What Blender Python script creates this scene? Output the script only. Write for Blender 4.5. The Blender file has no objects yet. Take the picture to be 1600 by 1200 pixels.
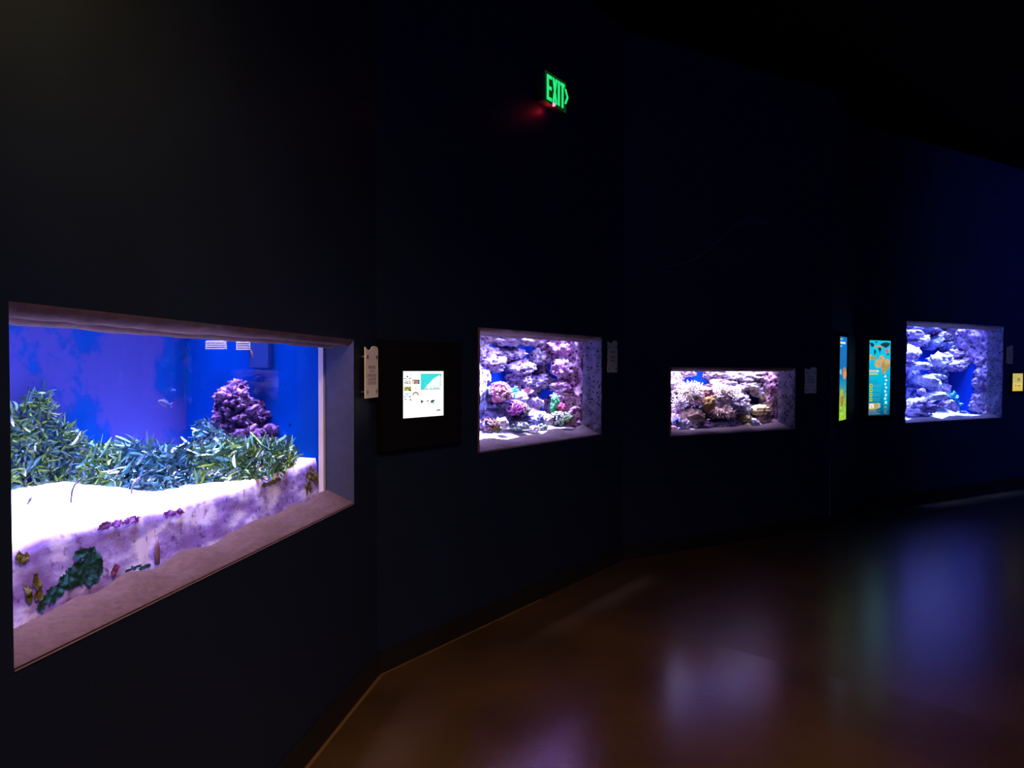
import bpy, bmesh, math, random
from mathutils import Vector, Matrix, noise
R = random.Random(7)
PI = math.pi
sc = bpy.context.scene
C = sc.collection
HC = 1.55
WARM, BLUE, AMB, BLUE2 = 54, 100, .022, 42

# ---------------------------------------------------------------- camera
F, PITCH, ROLL, CX, CY = 1178.83, 0.0267, 0.0031, 806.17, 608.9
_r = Vector((1, 0, 0)); _u = Vector((0, math.sin(PITCH), math.cos(PITCH))); _f = Vector((0, math.cos(PITCH), -math.sin(PITCH)))
RT = _r * math.cos(ROLL) + _u * math.sin(ROLL)
UP = _u * math.cos(ROLL) - _r * math.sin(ROLL)
EYE = Vector((0, 0, HC))
cd = bpy.data.cameras.new('camera'); cam = bpy.data.objects.new('camera', cd); C.objects.link(cam)
cam.matrix_world = Matrix(((RT.x, UP.x, -_f.x, 0), (RT.y, UP.y, -_f.y, 0), (RT.z, UP.z, -_f.z, HC), (0, 0, 0, 1)))
cd.sensor_width = 36; cd.lens = F / 1600 * 36; cd.sensor_fit = 'HORIZONTAL'
cd.shift_x = (800 - CX) / 1600; cd.shift_y = (CY - 600) / 1600
cd.clip_start = 0.02; cd.clip_end = 100
sc.camera = cam

def ray(px, py):
    return (_f + RT * ((px - CX) / F) + UP * (-(py - CY) / F))

# ---------------------------------------------------------------- materials
def newmat(name):
    m = bpy.data.materials.new(name); m.use_nodes = True
    nt = m.node_tree; nt.nodes.clear()
    out = nt.nodes.new('ShaderNodeOutputMaterial')
    return m, nt, out
def pbsdf(nt, out, col=(.5, .5, .5), rough=.6, metal=0, spec=.3):
    b = nt.nodes.new('ShaderNodeBsdfPrincipled')
    b.inputs['Base Color'].default_value = (*col, 1); b.inputs['Roughness'].default_value = rough
    b.inputs['Metallic'].default_value = metal; b.inputs['Specular IOR Level'].default_value = spec
    nt.links.new(b.outputs[0], out.inputs[0]); return b
def plain(name, col, rough=.6, metal=0, spec=.3, var=.12, scale=8):
    """one colour with slight procedural variation"""
    m, nt, out = newmat(name); b = pbsdf(nt, out, col, rough, metal, spec)
    tc = nt.nodes.new('ShaderNodeTexCoord'); n = nt.nodes.new('ShaderNodeTexNoise'); n.inputs['Scale'].default_value = scale; n.inputs['Detail'].default_value = 4
    nt.links.new(tc.outputs['Object'], n.inputs['Vector'])
    r = nt.nodes.new('ShaderNodeValToRGB')
    r.color_ramp.elements[0].position = .3; r.color_ramp.elements[1].position = .7
    r.color_ramp.elements[0].color = (*[c * (1 - var) for c in col], 1)
    r.color_ramp.elements[1].color = (*[min(1, c * (1 + var)) for c in col], 1)
    nt.links.new(n.outputs['Fac'], r.inputs[0]); nt.links.new(r.outputs[0], b.inputs['Base Color'])
    return m
def ramp_mat(name, stops, scale=10, detail=6, rough=.85, pits=None, bump=0, spec=.15, stretch=(1, 1, 1), sss=0):
    m, nt, out = newmat(name); b = pbsdf(nt, out, (.5, .5, .5), rough, 0, spec)
    tc = nt.nodes.new('ShaderNodeTexCoord'); mp = nt.nodes.new('ShaderNodeMapping'); mp.inputs['Scale'].default_value = stretch
    nt.links.new(tc.outputs['Object'], mp.inputs['Vector'])
    n = nt.nodes.new('ShaderNodeTexNoise'); n.inputs['Scale'].default_value = scale; n.inputs['Detail'].default_value = detail; n.inputs['Roughness'].default_value = .65
    nt.links.new(mp.outputs[0], n.inputs['Vector'])
    r = nt.nodes.new('ShaderNodeValToRGB'); cr = r.color_ramp
    while len(cr.elements) < len(stops): cr.elements.new(.5)
    for e, (p, c) in zip(cr.elements, stops): e.position = p; e.color = (*c, 1)
    nt.links.new(n.outputs['Fac'], r.inputs[0]); col = r.outputs[0]
    if pits:
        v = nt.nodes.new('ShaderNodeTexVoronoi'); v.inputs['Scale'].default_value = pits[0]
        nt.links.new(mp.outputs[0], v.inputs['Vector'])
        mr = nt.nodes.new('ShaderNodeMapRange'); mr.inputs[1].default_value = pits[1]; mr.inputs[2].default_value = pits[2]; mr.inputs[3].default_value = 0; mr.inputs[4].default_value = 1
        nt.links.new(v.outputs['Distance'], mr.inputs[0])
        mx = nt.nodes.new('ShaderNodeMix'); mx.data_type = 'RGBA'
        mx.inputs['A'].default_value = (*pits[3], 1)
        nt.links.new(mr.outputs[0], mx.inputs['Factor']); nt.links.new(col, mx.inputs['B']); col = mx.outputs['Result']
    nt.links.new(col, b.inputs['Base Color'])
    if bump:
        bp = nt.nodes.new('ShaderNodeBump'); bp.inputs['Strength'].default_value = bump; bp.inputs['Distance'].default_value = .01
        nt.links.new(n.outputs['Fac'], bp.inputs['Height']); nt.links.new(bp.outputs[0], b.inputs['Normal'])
    return m
def emit_mat(name, col, s):
    m, nt, out = newmat(name); e = nt.nodes.new('ShaderNodeEmission'); e.inputs[0].default_value = (*col, 1); e.inputs[1].default_value = s
    nt.links.new(e.outputs[0], out.inputs[0]); return m
def print_mat(name, s=1.0, lit=False):
    """a printed sheet: colours of the artwork are stored per face; backlit or plain"""
    m, nt, out = newmat(name); a = nt.nodes.new('ShaderNodeAttribute'); a.attribute_name = 'ink'
    if lit:
        e = nt.nodes.new('ShaderNodeEmission'); e.inputs[1].default_value = s
        nt.links.new(a.outputs['Color'], e.inputs[0]); nt.links.new(e.outputs[0], out.inputs[0])
    else:
        b = pbsdf(nt, out, (.5, .5, .5), .5); nt.links.new(a.outputs['Color'], b.inputs['Base Color'])
    return m
def glass_mat(name):
    m, nt, out = newmat(name)
    t = nt.nodes.new('ShaderNodeBsdfTransparent'); t.inputs[0].default_value = (.97, .985, 1, 1)
    g = nt.nodes.new('ShaderNodeBsdfGlossy'); g.inputs['Roughness'].default_value = .02
    lw = nt.nodes.new('ShaderNodeLayerWeight'); lw.inputs[0].default_value = .5
    pw = nt.nodes.new('ShaderNodeMath'); pw.operation = 'POWER'; pw.inputs[1].default_value = 5; nt.links.new(lw.outputs['Facing'], pw.inputs[0])
    fr = nt.nodes.new('ShaderNodeMath'); fr.operation = 'MULTIPLY_ADD'; fr.inputs[1].default_value = .5; fr.inputs[2].default_value = .015; nt.links.new(pw.outputs[0], fr.inputs[0])
    mx = nt.nodes.new('ShaderNodeMixShader')
    nt.links.new(fr.outputs[0], mx.inputs[0]); nt.links.new(t.outputs[0], mx.inputs[1]); nt.links.new(g.outputs[0], mx.inputs[2]); nt.links.new(mx.outputs[0], out.inputs[0])
    return m
def leaf_mat(name, cols, rough=.4):
    m, nt, out = newmat(name); b = pbsdf(nt, out, cols[0], rough, 0, .6)
    g = nt.nodes.new('ShaderNodeNewGeometry'); r = nt.nodes.new('ShaderNodeValToRGB'); cr = r.color_ramp
    while len(cr.elements) < len(cols): cr.elements.new(.5)
    for i, (e, c) in enumerate(zip(cr.elements, cols)): e.position = i / (len(cols) - 1); e.color = (*c, 1)
    nt.links.new(g.outputs['Random Per Island'], r.inputs[0]); nt.links.new(r.outputs[0], b.inputs['Base Color'])
    return m
def band_mat(name, a, bcol, scale, axis='X', sharp=.1, c=None):
    m, nt, out = newmat(name); b = pbsdf(nt, out, a, .45, 0, .4)
    tc = nt.nodes.new('ShaderNodeTexCoord'); w = nt.nodes.new('ShaderNodeTexWave'); w.bands_direction = axis; w.inputs['Scale'].default_value = scale; w.inputs['Distortion'].default_value = .5
    nt.links.new(tc.outputs['Object'], w.inputs['Vector'])
    r = nt.nodes.new('ShaderNodeValToRGB'); r.color_ramp.elements[0].position = .5 - sharp; r.color_ramp.elements[1].position = .5 + sharp
    r.color_ramp.elements[0].color = (*a, 1); r.color_ramp.elements[1].color = (*bcol, 1)
    nt.links.new(w.outputs['Fac'], r.inputs[0]); nt.links.new(r.outputs[0], b.inputs['Base Color'])
    return m

M = {}
M['wall'] = plain('navy_wall_paint', (.0028, .0074, .022), .55, 0, .25, .15, 3)
M['ceiling'] = plain('black_ceiling', (.004, .004, .005), .9, 0, .05)
M['base'] = plain('black_rubber', (.008, .007, .006), .45, 0, .2)
M['edge'] = plain('worn_floor_edge', (.10, .055, .024), .5)
M['glass'] = glass_mat('aquarium_glass')
M['bluepanel'] = ramp_mat('blue_panel', [(0, (.006, .06, .48)), (.6, (.009, .072, .56)), (1, (.012, .085, .64))], 4, 3, .6, spec=0)
M['bluepanel1'] = ramp_mat('blue_panel_cloudy', [(.38, (.002, .065, .36)), (.45, (.008, .06, .34)), (.50, (.055, .062, .33)), (.7, (.05, .072, .35))], 2.2, 8, .6, spec=0)
M['blueend'] = ramp_mat('blue_panel_speckled', [(0, (.0004, .055, .43)), (1, (.0006, .072, .48))], 3, 3, .6, pits=(9, .05, .1, (.001, .018, .16)), spec=0)
M['hood'] = plain('hood_plastic', (.1, .11, .16), .8)
M['fascia'] = ramp_mat('fascia_rock', [(.3, (.105, .066, .074)), (.7, (.165, .108, .115))], 18, 6, .9, bump=.25)
M['sill_dark'] = ramp_mat('sill_rock_dark', [(.3, (.06, .04, .05)), (.7, (.12, .085, .10))], 45, 6, .9, bump=.35)
M['sill'] = ramp_mat('sill_rock', [(.3, (.062, .035, .028)), (.7, (.10, .058, .047))], 45, 6, .9, bump=.35)
M['reveal'] = plain('reveal_navy_paint', (.05, .065, .14), .6, 0, .3, .1, 30)
M['reveal_rock'] = ramp_mat('reveal_rock', [(.32, (.05, .05, .085)), (.5, (.13, .125, .20)), (.7, (.20, .185, .28))], 14, 8, .9, pits=(30, .2, .34, (.015, .015, .022)), bump=.8)
M['lip'] = ramp_mat('brown_edge_rock', [(.3, (.10, .06, .04)), (.7, (.2, .13, .09))], 14, 6, .9, bump=.5)
M['seam'] = ramp_mat('white_seam', [(.3, (.75, .70, .72)), (.62, (.85, .8, .9)), (.8, (.45, .3, .3))], 9, 4, .5, stretch=(1, 1, 1))
M['sand'] = ramp_mat('white_sand', [(.3, (.78, .74, .70)), (.7, (.92, .88, .84))], 60, 5, .95, bump=.3)
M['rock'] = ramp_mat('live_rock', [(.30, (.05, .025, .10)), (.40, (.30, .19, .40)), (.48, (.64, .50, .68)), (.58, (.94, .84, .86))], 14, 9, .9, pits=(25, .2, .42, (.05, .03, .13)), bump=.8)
M['rock_pink'] = ramp_mat('live_rock_pink', [(.30, (.07, .02, .06)), (.41, (.38, .15, .34)), (.50, (.72, .44, .64)), (.62, (.95, .74, .82))], 15, 9, .9, pits=(26, .2, .42, (.07, .02, .09)), bump=.8)
M['rock_cream'] = ramp_mat('live_rock_cream', [(.33, (.16, .10, .26)), (.44, (.50, .38, .50)), (.54, (.82, .72, .72)), (.66, (.94, .88, .84))], 14, 9, .9, pits=(24, .2, .42, (.12, .07, .22)), bump=.8)
M['rock_blue'] = ramp_mat('rock_bluish', [(.33, (.02, .03, .14)), (.45, (.14, .16, .38)), (.57, (.40, .40, .62)), (.7, (.75, .72, .82))], 15, 9, .9, pits=(28, .14, .34, (.02, .03, .16)), bump=.8)
M['rock_dark'] = ramp_mat('rock_dark', [(.3, (.015, .015, .05)), (.55, (.06, .05, .14)), (.72, (.25, .2, .35))], 26, 8, .9, bump=.8)
M['rock_white'] = ramp_mat('rock_white', [(.34, (.22, .18, .36)), (.44, (.58, .52, .66)), (.56, (.92, .87, .88))], 16, 7, .9, pits=(30, .14, .32, (.22, .16, .36)), bump=.5)
M['pillar'] = ramp_mat('coralline_pillar', [(.34, (.015, .012, .05)), (.45, (.09, .05, .16)), (.55, (.26, .12, .32)), (.7, (.55, .33, .54))], 30, 9, .9, bump=1)
M['pillar_reflection'] = ramp_mat('coralline_pillar_reflection', [(.36, (.006, .06, .5)), (.52, (.05, .07, .42)), (.66, (.2, .16, .52))], 24, 8, .9)  # blue-violet colours imitate a dim reflection of the pillar
M['kelp'] = leaf_mat('seaweed_green', [(.015, .06, .05), (.03, .13, .05), (.09, .22, .03), (.20, .32, .03), (.03, .16, .16), (.16, .38, .40), (.03, .08, .10), (.13, .24, .03)])
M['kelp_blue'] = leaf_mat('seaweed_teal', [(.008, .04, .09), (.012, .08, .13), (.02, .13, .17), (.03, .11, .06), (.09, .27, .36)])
M['algae'] = ramp_mat('dark_algae', [(.3, (.008, .03, .03)), (.55, (.015, .07, .07)), (.75, (.02, .16, .2))], 40, 8, .95, bump=1)
M['purplealgae'] = ramp_mat('purple_algae', [(.3, (.12, .03, .24)), (.55, (.26, .09, .44)), (.75, (.5, .3, .7))], 60, 8, .95, bump=1)
M['oliv'] = ramp_mat('olive_algae', [(.3, (.05, .04, .01)), (.7, (.2, .17, .05))], 60, 8, .95, bump=1)
M['polyp_green'] = leaf_mat('green_polyps', [(.10, .40, .16), (.30, .55, .22), (.55, .65, .35), (.30, .12, .10), (.2, .5, .3)])
M['polyp_pink'] = leaf_mat('pink_polyps', [(.75, .45, .55), (.9, .72, .68), (.85, .55, .62), (.95, .82, .74)])
M['polyp_brown'] = leaf_mat('brown_polyps', [(.30, .10, .10), (.36, .22, .12), (.5, .42, .24), (.22, .08, .10)])
M['coral_magenta'] = ramp_mat('magenta_coral', [(.36, (.22, .03, .22)), (.5, (.6, .14, .5)), (.66, (.95, .5, .8))], 20, 5, .7)
M['coral_pink'] = ramp_mat('pink_coral', [(.3, (.62, .25, .34)), (.7, (.85, .45, .52))], 20, 5, .7)
M['coral_maroon'] = ramp_mat('maroon_coral', [(.3, (.22, .02, .06)), (.7, (.6, .15, .3))], 30, 5, .7)
M['maroon_dark'] = ramp_mat('maroon_dark', [(.3, (.05, .008, .03)), (.7, (.2, .05, .1))], 30, 5, .8)
M['coral_teal'] = ramp_mat('teal_coral', [(.3, (.05, .45, .6)), (.7, (.25, .85, .95))], 20, 5, .6)
M['coral_green'] = ramp_mat('green_coral', [(.35, (.02, .16, .06)), (.5, (.06, .45, .14)), (.68, (.35, .8, .4))], 20, 5, .7)
M['yellow'] = ramp_mat('yellow_sponge', [(.3, (.50, .36, .10)), (.7, (.85, .75, .38))], 22, 6, .8, pits=(50, .1, .25, (.45, .3, .1)))
M['tan'] = ramp_mat('tan_leather', [(.3, (.42, .22, .07)), (.7, (.68, .42, .16))], 18, 6, .8)
M['brown'] = ramp_mat('brown_leather', [(.3, (.20, .11, .09)), (.7, (.42, .28, .22))], 18, 6, .8)
M['cream'] = leaf_mat('cream_tentacles', [(.85, .72, .56), (.92, .84, .74), (.95, .90, .84), (.75, .58, .42)], .6)
M['creambase'] = plain('cream_flesh', (.75, .6, .45), .7)
M['pinkten'] = leaf_mat('pink_brown_tentacles', [(.55, .32, .26), (.8, .6, .55), (.45, .26, .2), (.88, .76, .76)], .6)
M['frost'] = leaf_mat('pale_frond', [(.9, .85, .9), (.85, .7, .85), (.95, .92, .86)], .6)
M['black'] = plain('black_plastic', (.003, .003, .005), .8, 0, .05)
M['plate'] = plain('frosted_plate', (.82, .80, .80), .5, 0, .3, .04)
M['plate2'] = plain('plate_light_tint_2', (.56, .54, .34), .5, 0, .3, .04); M['plate3'] = plain('plate_light_tint_3', (.85, .72, .46), .5, 0, .3, .04); M['plate4'] = plain('plate_light_tint_4', (.32, .20, .08), .5, 0, .3, .04)  # same plates as the first; each spot's light level is put into the colour
M['ink_dark'] = plain('black_ink', (.05, .035, .035), .6)
M['ink'] = plain('dark_ink', (.16, .11, .11), .6)
M['steel'] = plain('steel', (.35, .33, .3), .35, 1)
M['housing'] = plain('sign_housing', (.07, .065, .06), .6)
M['print_lit'] = print_mat('backlit_print', 1.0, True)
M['exitgreen'] = emit_mat('exit_green', (.02, .88, .22), 1.0)
M['exitface'] = emit_mat('exit_face_glow', (.004, .03, .006), 1)
M['led'] = emit_mat('red_led', (1, .05, .12), 9)
M['eyeblack'] = plain('fish_eye', (.01, .01, .01), .2)
M['white_plastic'] = plain('white_plastic', (.85, .82, .78), .5)
M['overflow'] = plain('overflow_blue', (.004, .035, .22), .6)
M['mural'] = plain('mural_paint', (.045, .06, .085), .7)
M['mural_dim'] = plain('mural_paint_dim', (.012, .018, .042), .7)

# ---------------------------------------------------------------- mesh helpers
def add_mesh(name, verts, faces, mat, parent=None, smooth=True, loc=None, rotz=None):
    me = bpy.data.meshes.new(name); me.from_pydata([tuple(v) for v in verts], [], faces); me.validate(); me.update()
    if mat:
        for m in (mat if isinstance(mat, (list, tuple)) else [mat]): me.materials.append(m)
    if smooth: me.polygons.foreach_set('use_smooth', [True] * len(me.polygons))
    o = bpy.data.objects.new(name, me); C.objects.link(o)
    if parent: o.parent = parent
    if loc is not None: o.location = loc
    if rotz is not None: o.rotation_euler = (0, 0, rotz)
    return o
class G:
    """collects simple shapes into one mesh"""
    def __init__(s): s.v = []; s.f = []; s.c = []
    def quad(s, a, b, c, d):
        i = len(s.v); s.v += [a, b, c, d]; s.f.append((i, i + 1, i + 2, i + 3)); return s
    def poly(s, pts, col=None):
        i = len(s.v); s.v += pts; s.f.append(tuple(range(i, i + len(pts)))); s.c.append(col); return s
    def box(s, a, b):
        x0, y0, z0 = a; x1, y1, z1 = b; i = len(s.v)
        s.v += [(x0, y0, z0), (x1, y0, z0), (x1, y1, z0), (x0, y1, z0), (x0, y0, z1), (x1, y0, z1), (x1, y1, z1), (x0, y1, z1)]
        s.f += [tuple(i + k for k in q) for q in ((0, 3, 2, 1), (4, 5, 6, 7), (0, 1, 5, 4), (1, 2, 6, 5), (2, 3, 7, 6), (3, 0, 4, 7))]; return s
    def prism(s, pts, y0, y1):
        """pts in x,z, extruded along y"""
        n = len(pts); i = len(s.v)
        s.v += [(x, y0, z) for x, z in pts] + [(x, y1, z) for x, z in pts]
        s.f.append(tuple(i + k for k in range(n))); s.f.append(tuple(i + n + k for k in reversed(range(n))))
        s.f += [(i + k, i + n + k, i + n + (k + 1) % n, i + (k + 1) % n) for k in range(n)]; return s
    def tube(s, pts, rad, seg=6):
        pts = [Vector(p) for p in pts]; n = len(pts); base = len(s.v)
        for k, p in enumerate(pts):
            t = (pts[min(k + 1, n - 1)] - pts[max(k - 1, 0)]).normalized()
            a = t.orthogonal().normalized(); b = t.cross(a); r = rad[k] if isinstance(rad, (list, tuple)) else rad
            for j in range(seg):
                an = 2 * PI * j / seg; s.v.append(tuple(p + (a * math.cos(an) + b * math.sin(an)) * r))
        for k in range(n - 1):
            for j in range(seg):
                s.f.append((base + k * seg + j, base + k * seg + (j + 1) % seg, base + (k + 1) * seg + (j + 1) % seg, base + (k + 1) * seg + j))
        s.f.append(tuple(base + j for j in reversed(range(seg)))); s.f.append(tuple(base + (n - 1) * seg + j for j in range(seg)))
        return s
    def bevelbox(s, a, b, w):
        bm = bmesh.new(); bmesh.ops.create_cube(bm, size=1)
        for v in bm.verts:
            v.co = Vector([(a[k] + b[k]) / 2 + v.co[k] * (b[k] - a[k]) for k in range(3)])
        bmesh.ops.bevel(bm, geom=bm.edges[:], offset=w, segments=2, affect='EDGES', profile=.5)
        i = len(s.v); bm.verts.ensure_lookup_table(); s.v += [tuple(v.co) for v in bm.verts]
        s.f += [tuple(i + v.index for v in f.verts) for f in bm.faces]; bm.free(); return s
    def build(s, name, mat, parent=None, smooth=False, **k): return add_mesh(name, s.v, s.f, mat, parent, smooth, **k)

_ico = {}
def ico(sub):
    if sub not in _ico:
        bm = bmesh.new(); bmesh.ops.create_icosphere(bm, subdivisions=sub, radius=1); bm.verts.ensure_lookup_table()
        _ico[sub] = ([v.co.copy() for v in bm.verts], [tuple(v.index for v in f.verts) for f in bm.faces]); bm.free()
    return _ico[sub]
def fr(p, o=4): return noise.fractal(p, 0.9, 2.1, o)

def tag(o, label, cat, group=None, kind=None):
    o['label'] = label; o['category'] = cat
    if group: o['group'] = group
    if kind: o['kind'] = kind
    return o
def struct(o): o['kind'] = 'structure'; return o
def stuff(o): o['kind'] = 'stuff'; return o

# ---------------------------------------------------------------- wall frames
WA = Vector((-.699, 3.789)); WC = Vector((.864, 6.113)); WD = Vector((3.100, 7.418)); WE = Vector((3.790, 8.377))
H_ = 4.26
class Frame:
    """local x along the wall (to the right), y into the wall, z up"""
    def __init__(s, o, t, u=0, z=0):
        d = Vector((math.sin(t), math.cos(t))); s.d = d; s.n = Vector((-math.cos(t), math.sin(t)))
        p = o + d * u; s.o = Vector((p.x, p.y, z)); s.rot = PI / 2 - t; s.t = t
        s.d3 = Vector((d.x, d.y, 0)); s.n3 = Vector((s.n.x, s.n.y, 0))
    def w(s, p): return s.o + s.d3 * p[0] + s.n3 * p[1] + Vector((0, 0, p[2]))
    def loc(s, P): q = P - s.o; return Vector((q.dot(s.d3), q.dot(s.n3), q.z))
    def hit(s, px, py, y=0.0):
        d = ray(px, py); e = s.loc(EYE); k = (y - e.y) / d.dot(s.n3); return s.loc(EYE + d * k)
    def hitx(s, px, py, x):
        d = ray(px, py); e = s.loc(EYE); k = (x - e.x) / d.dot(s.d3); return s.loc(EYE + d * k)
    def hitz(s, px, py, z):
        d = ray(px, py); e = s.loc(EYE); k = (z - e.z) / d.z; return s.loc(EYE + d * k)
    def dist(s, p): return (s.w(p) - EYE).dot(_f)
    def empty(s, name, p=(0, 0, 0)):
        o = bpy.data.objects.new(name, None); o.empty_display_size = .1; C.objects.link(o); o.location = s.w(p); o.rotation_euler = (0, 0, s.rot); return o
    def place(s, o, p): o.location = s.w(p); o.rotation_euler = (0, 0, s.rot); return o
def ang(a, b): return math.atan2(b.x - a.x, b.y - a.y)
T1A = 0.1439; T5A = 1.0246
S1 = Frame(WA, T1A); S2 = Frame(WA, ang(WA, WC)); S3 = Frame(WC, ang(WC, WD)); S4 = Frame(WD, ang(WD, WE)); S5 = Frame(WE, T5A)
L2 = (WC - WA).length; L3 = (WD - WC).length; L4 = (WE - WD).length

TK = {1: (S1, -2.283, -.325, .934, 1.685), 2: (S2, .846, 2.438, 1.056, 1.801), 3: (S3, .501, 2.069, .989, 1.574), 4: (S5, .900, 3.109, .937, 2.140)}

def wall(name, S, u0, u1, holes):
    g = G(); us = u0
    q = lambda a, b, z0, z1: g.quad(tuple(S.w((a, 0, z0)) - S.o), tuple(S.w((b, 0, z0)) - S.o), tuple(S.w((b, 0, z1)) - S.o), tuple(S.w((a, 0, z1)) - S.o))
    for (a, b, z0, z1) in holes:
        q(us, a, 0, H_); q(a, b, 0, z0); q(a, b, z1, H_); us = b
    q(us, u1, 0, H_)
    return struct(g.build(name, M['wall'], loc=S.o))
wall('wall_left', S1, -7.5, 0, [TK[1][1:]])
wall('wall_center', S2, 0, L2, [TK[2][1:]])
wall('wall_right', S3, 0, L3, [TK[3][1:]])
wall('wall_return', S4, 0, L4, [])
wall('wall_far_right', S5, 0, 6.5, [TK[4][1:]])
def strip(name, S, u0, u1, h, t, mat):
    g = G().box((u0, -t, .001), (u1, -.0005, h)); o = g.build(name, mat); S.place(o, (0, 0, 0)); return struct(o)
for nm, S, a, b in (('left', S1, -7.5, -.004), ('center', S2, .004, L2 - .006), ('right', S3, .006, L3), ('return', S4, 0.004, L4), ('far_right', S5, .0, 6.5)):
    strip('baseboard_' + nm, S, a, b, .11, .012, M['base'])
# worn pale line where the floor finish stops at the skirting
for i, (S, a, b) in enumerate(((S1, -7.5, -.02), (S2, .0, L2 * .55))):
    g = G(); n = 40; i0 = 0
    for k in range(n):
        ua = a + (b - a) * k / n; ub = a + (b - a) * (k + 1) / n
        wa = .013 + .016 * abs(fr(Vector((ua * 3, i, 1)))); wb = .013 + .016 * abs(fr(Vector((ub * 3, i, 1))))
        g.quad((ua, -.014 - wa, .0015), (ub, -.014 - wb, .0015), (ub, -.013, .0015), (ua, -.013, .0015))
    o = g.build('trim_%d' % (i + 1), M['edge']); S.place(o, (0, 0, 0)); struct(o)
# corner guard on the lower corner of the step in the wall
p0 = S3.hit(1294, 812, 0); p1 = S3.hit(1296, 711, 0)
g = G().box((L3 - .012, -.006, p0.z), (L3 + .003, -.001, p1.z)); o = g.build('trim_3', plain('corner_guard_metal', (.12, .12, .13), .5)); S3.place(o, (0, 0, 0)); struct(o)

# floor and ceiling
def floor_mat():
    m, nt, out = newmat('polished_concrete'); b = pbsdf(nt, out, (.1, .06, .03), .2, 0, 1.0); b.inputs['IOR'].default_value = 1.75
    tc = nt.nodes.new('ShaderNodeTexCoord')
    n = nt.nodes.new('ShaderNodeTexNoise'); n.inputs['Scale'].default_value = 1.3; n.inputs['Detail'].default_value = 8
    nt.links.new(tc.outputs['Object'], n.inputs['Vector'])
    r = nt.nodes.new('ShaderNodeValToRGB'); r.color_ramp.elements[0].position = .35; r.color_ramp.elements[1].position = .7
    r.color_ramp.elements[0].color = (.034, .019, .008, 1); r.color_ramp.elements[1].color = (.066, .037, .016, 1)
    nt.links.new(n.outputs['Fac'], r.inputs[0]); nt.links.new(r.outputs[0], b.inputs['Base Color'])
    # slabs poured separately: each has its own polish
    A = floor_pt(1105, 1003); B = floor_pt(1205, 1031)
    d = (B - A).normalized(); nv = Vector((d.y, -d.x, 0))
    vm = nt.nodes.new('ShaderNodeVectorMath'); vm.operation = 'DOT_PRODUCT'; vm.inputs[1].default_value = nv
    nt.links.new(tc.outputs['Object'], vm.inputs[0])
    gt = nt.nodes.new('ShaderNodeMath'); gt.operation = 'GREATER_THAN'; gt.inputs[1].default_value = A.dot(nv)
    nt.links.new(vm.outputs['Value'], gt.inputs[0])
    mr = nt.nodes.new('ShaderNodeMapRange'); mr.inputs[3].default_value = FLOOR_R[0]; mr.inputs[4].default_value = FLOOR_R[1]
    nt.links.new(gt.outputs[0], mr.inputs[0]); nt.links.new(mr.outputs[0], b.inputs['Roughness'])
    n2 = nt.nodes.new('ShaderNodeTexNoise'); n2.inputs['Scale'].default_value = 60; n2.inputs['Detail'].default_value = 3
    nt.links.new(tc.outputs['Object'], n2.inputs['Vector'])
    bp = nt.nodes.new('ShaderNodeBump'); bp.inputs['Strength'].default_value = .06; bp.inputs['Distance'].default_value = .004
    nt.links.new(n2.outputs['Fac'], bp.inputs['Height']); nt.links.new(bp.outputs[0], b.inputs['Normal'])
    return m
def floor_pt(px, py):
    d = ray(px, py); k = -EYE.z / d.z; return EYE + d * k
FLOOR_R = (.27, .20)
def outline(z, off=0):
    a = S1.w((-7.5, off, z)); b = S1.w((0, off, z)); c = S2.w((L2, off, z)); d = S3.w((L3, off, z)); e = S4.w((L4, off, z)); f = S5.w((6.5, off, z))
    return [tuple(a), tuple(b), tuple(c), tuple(d), tuple(e), tuple(f), (9.4, -3.6, z), (-1.8, -3.6, z)]
g = G().poly(outline(0)); fo = struct(g.build('floor', floor_mat()))
g = G().poly(outline(H_)[::-1]); struct(g.build('ceiling', M['ceiling']))

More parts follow.
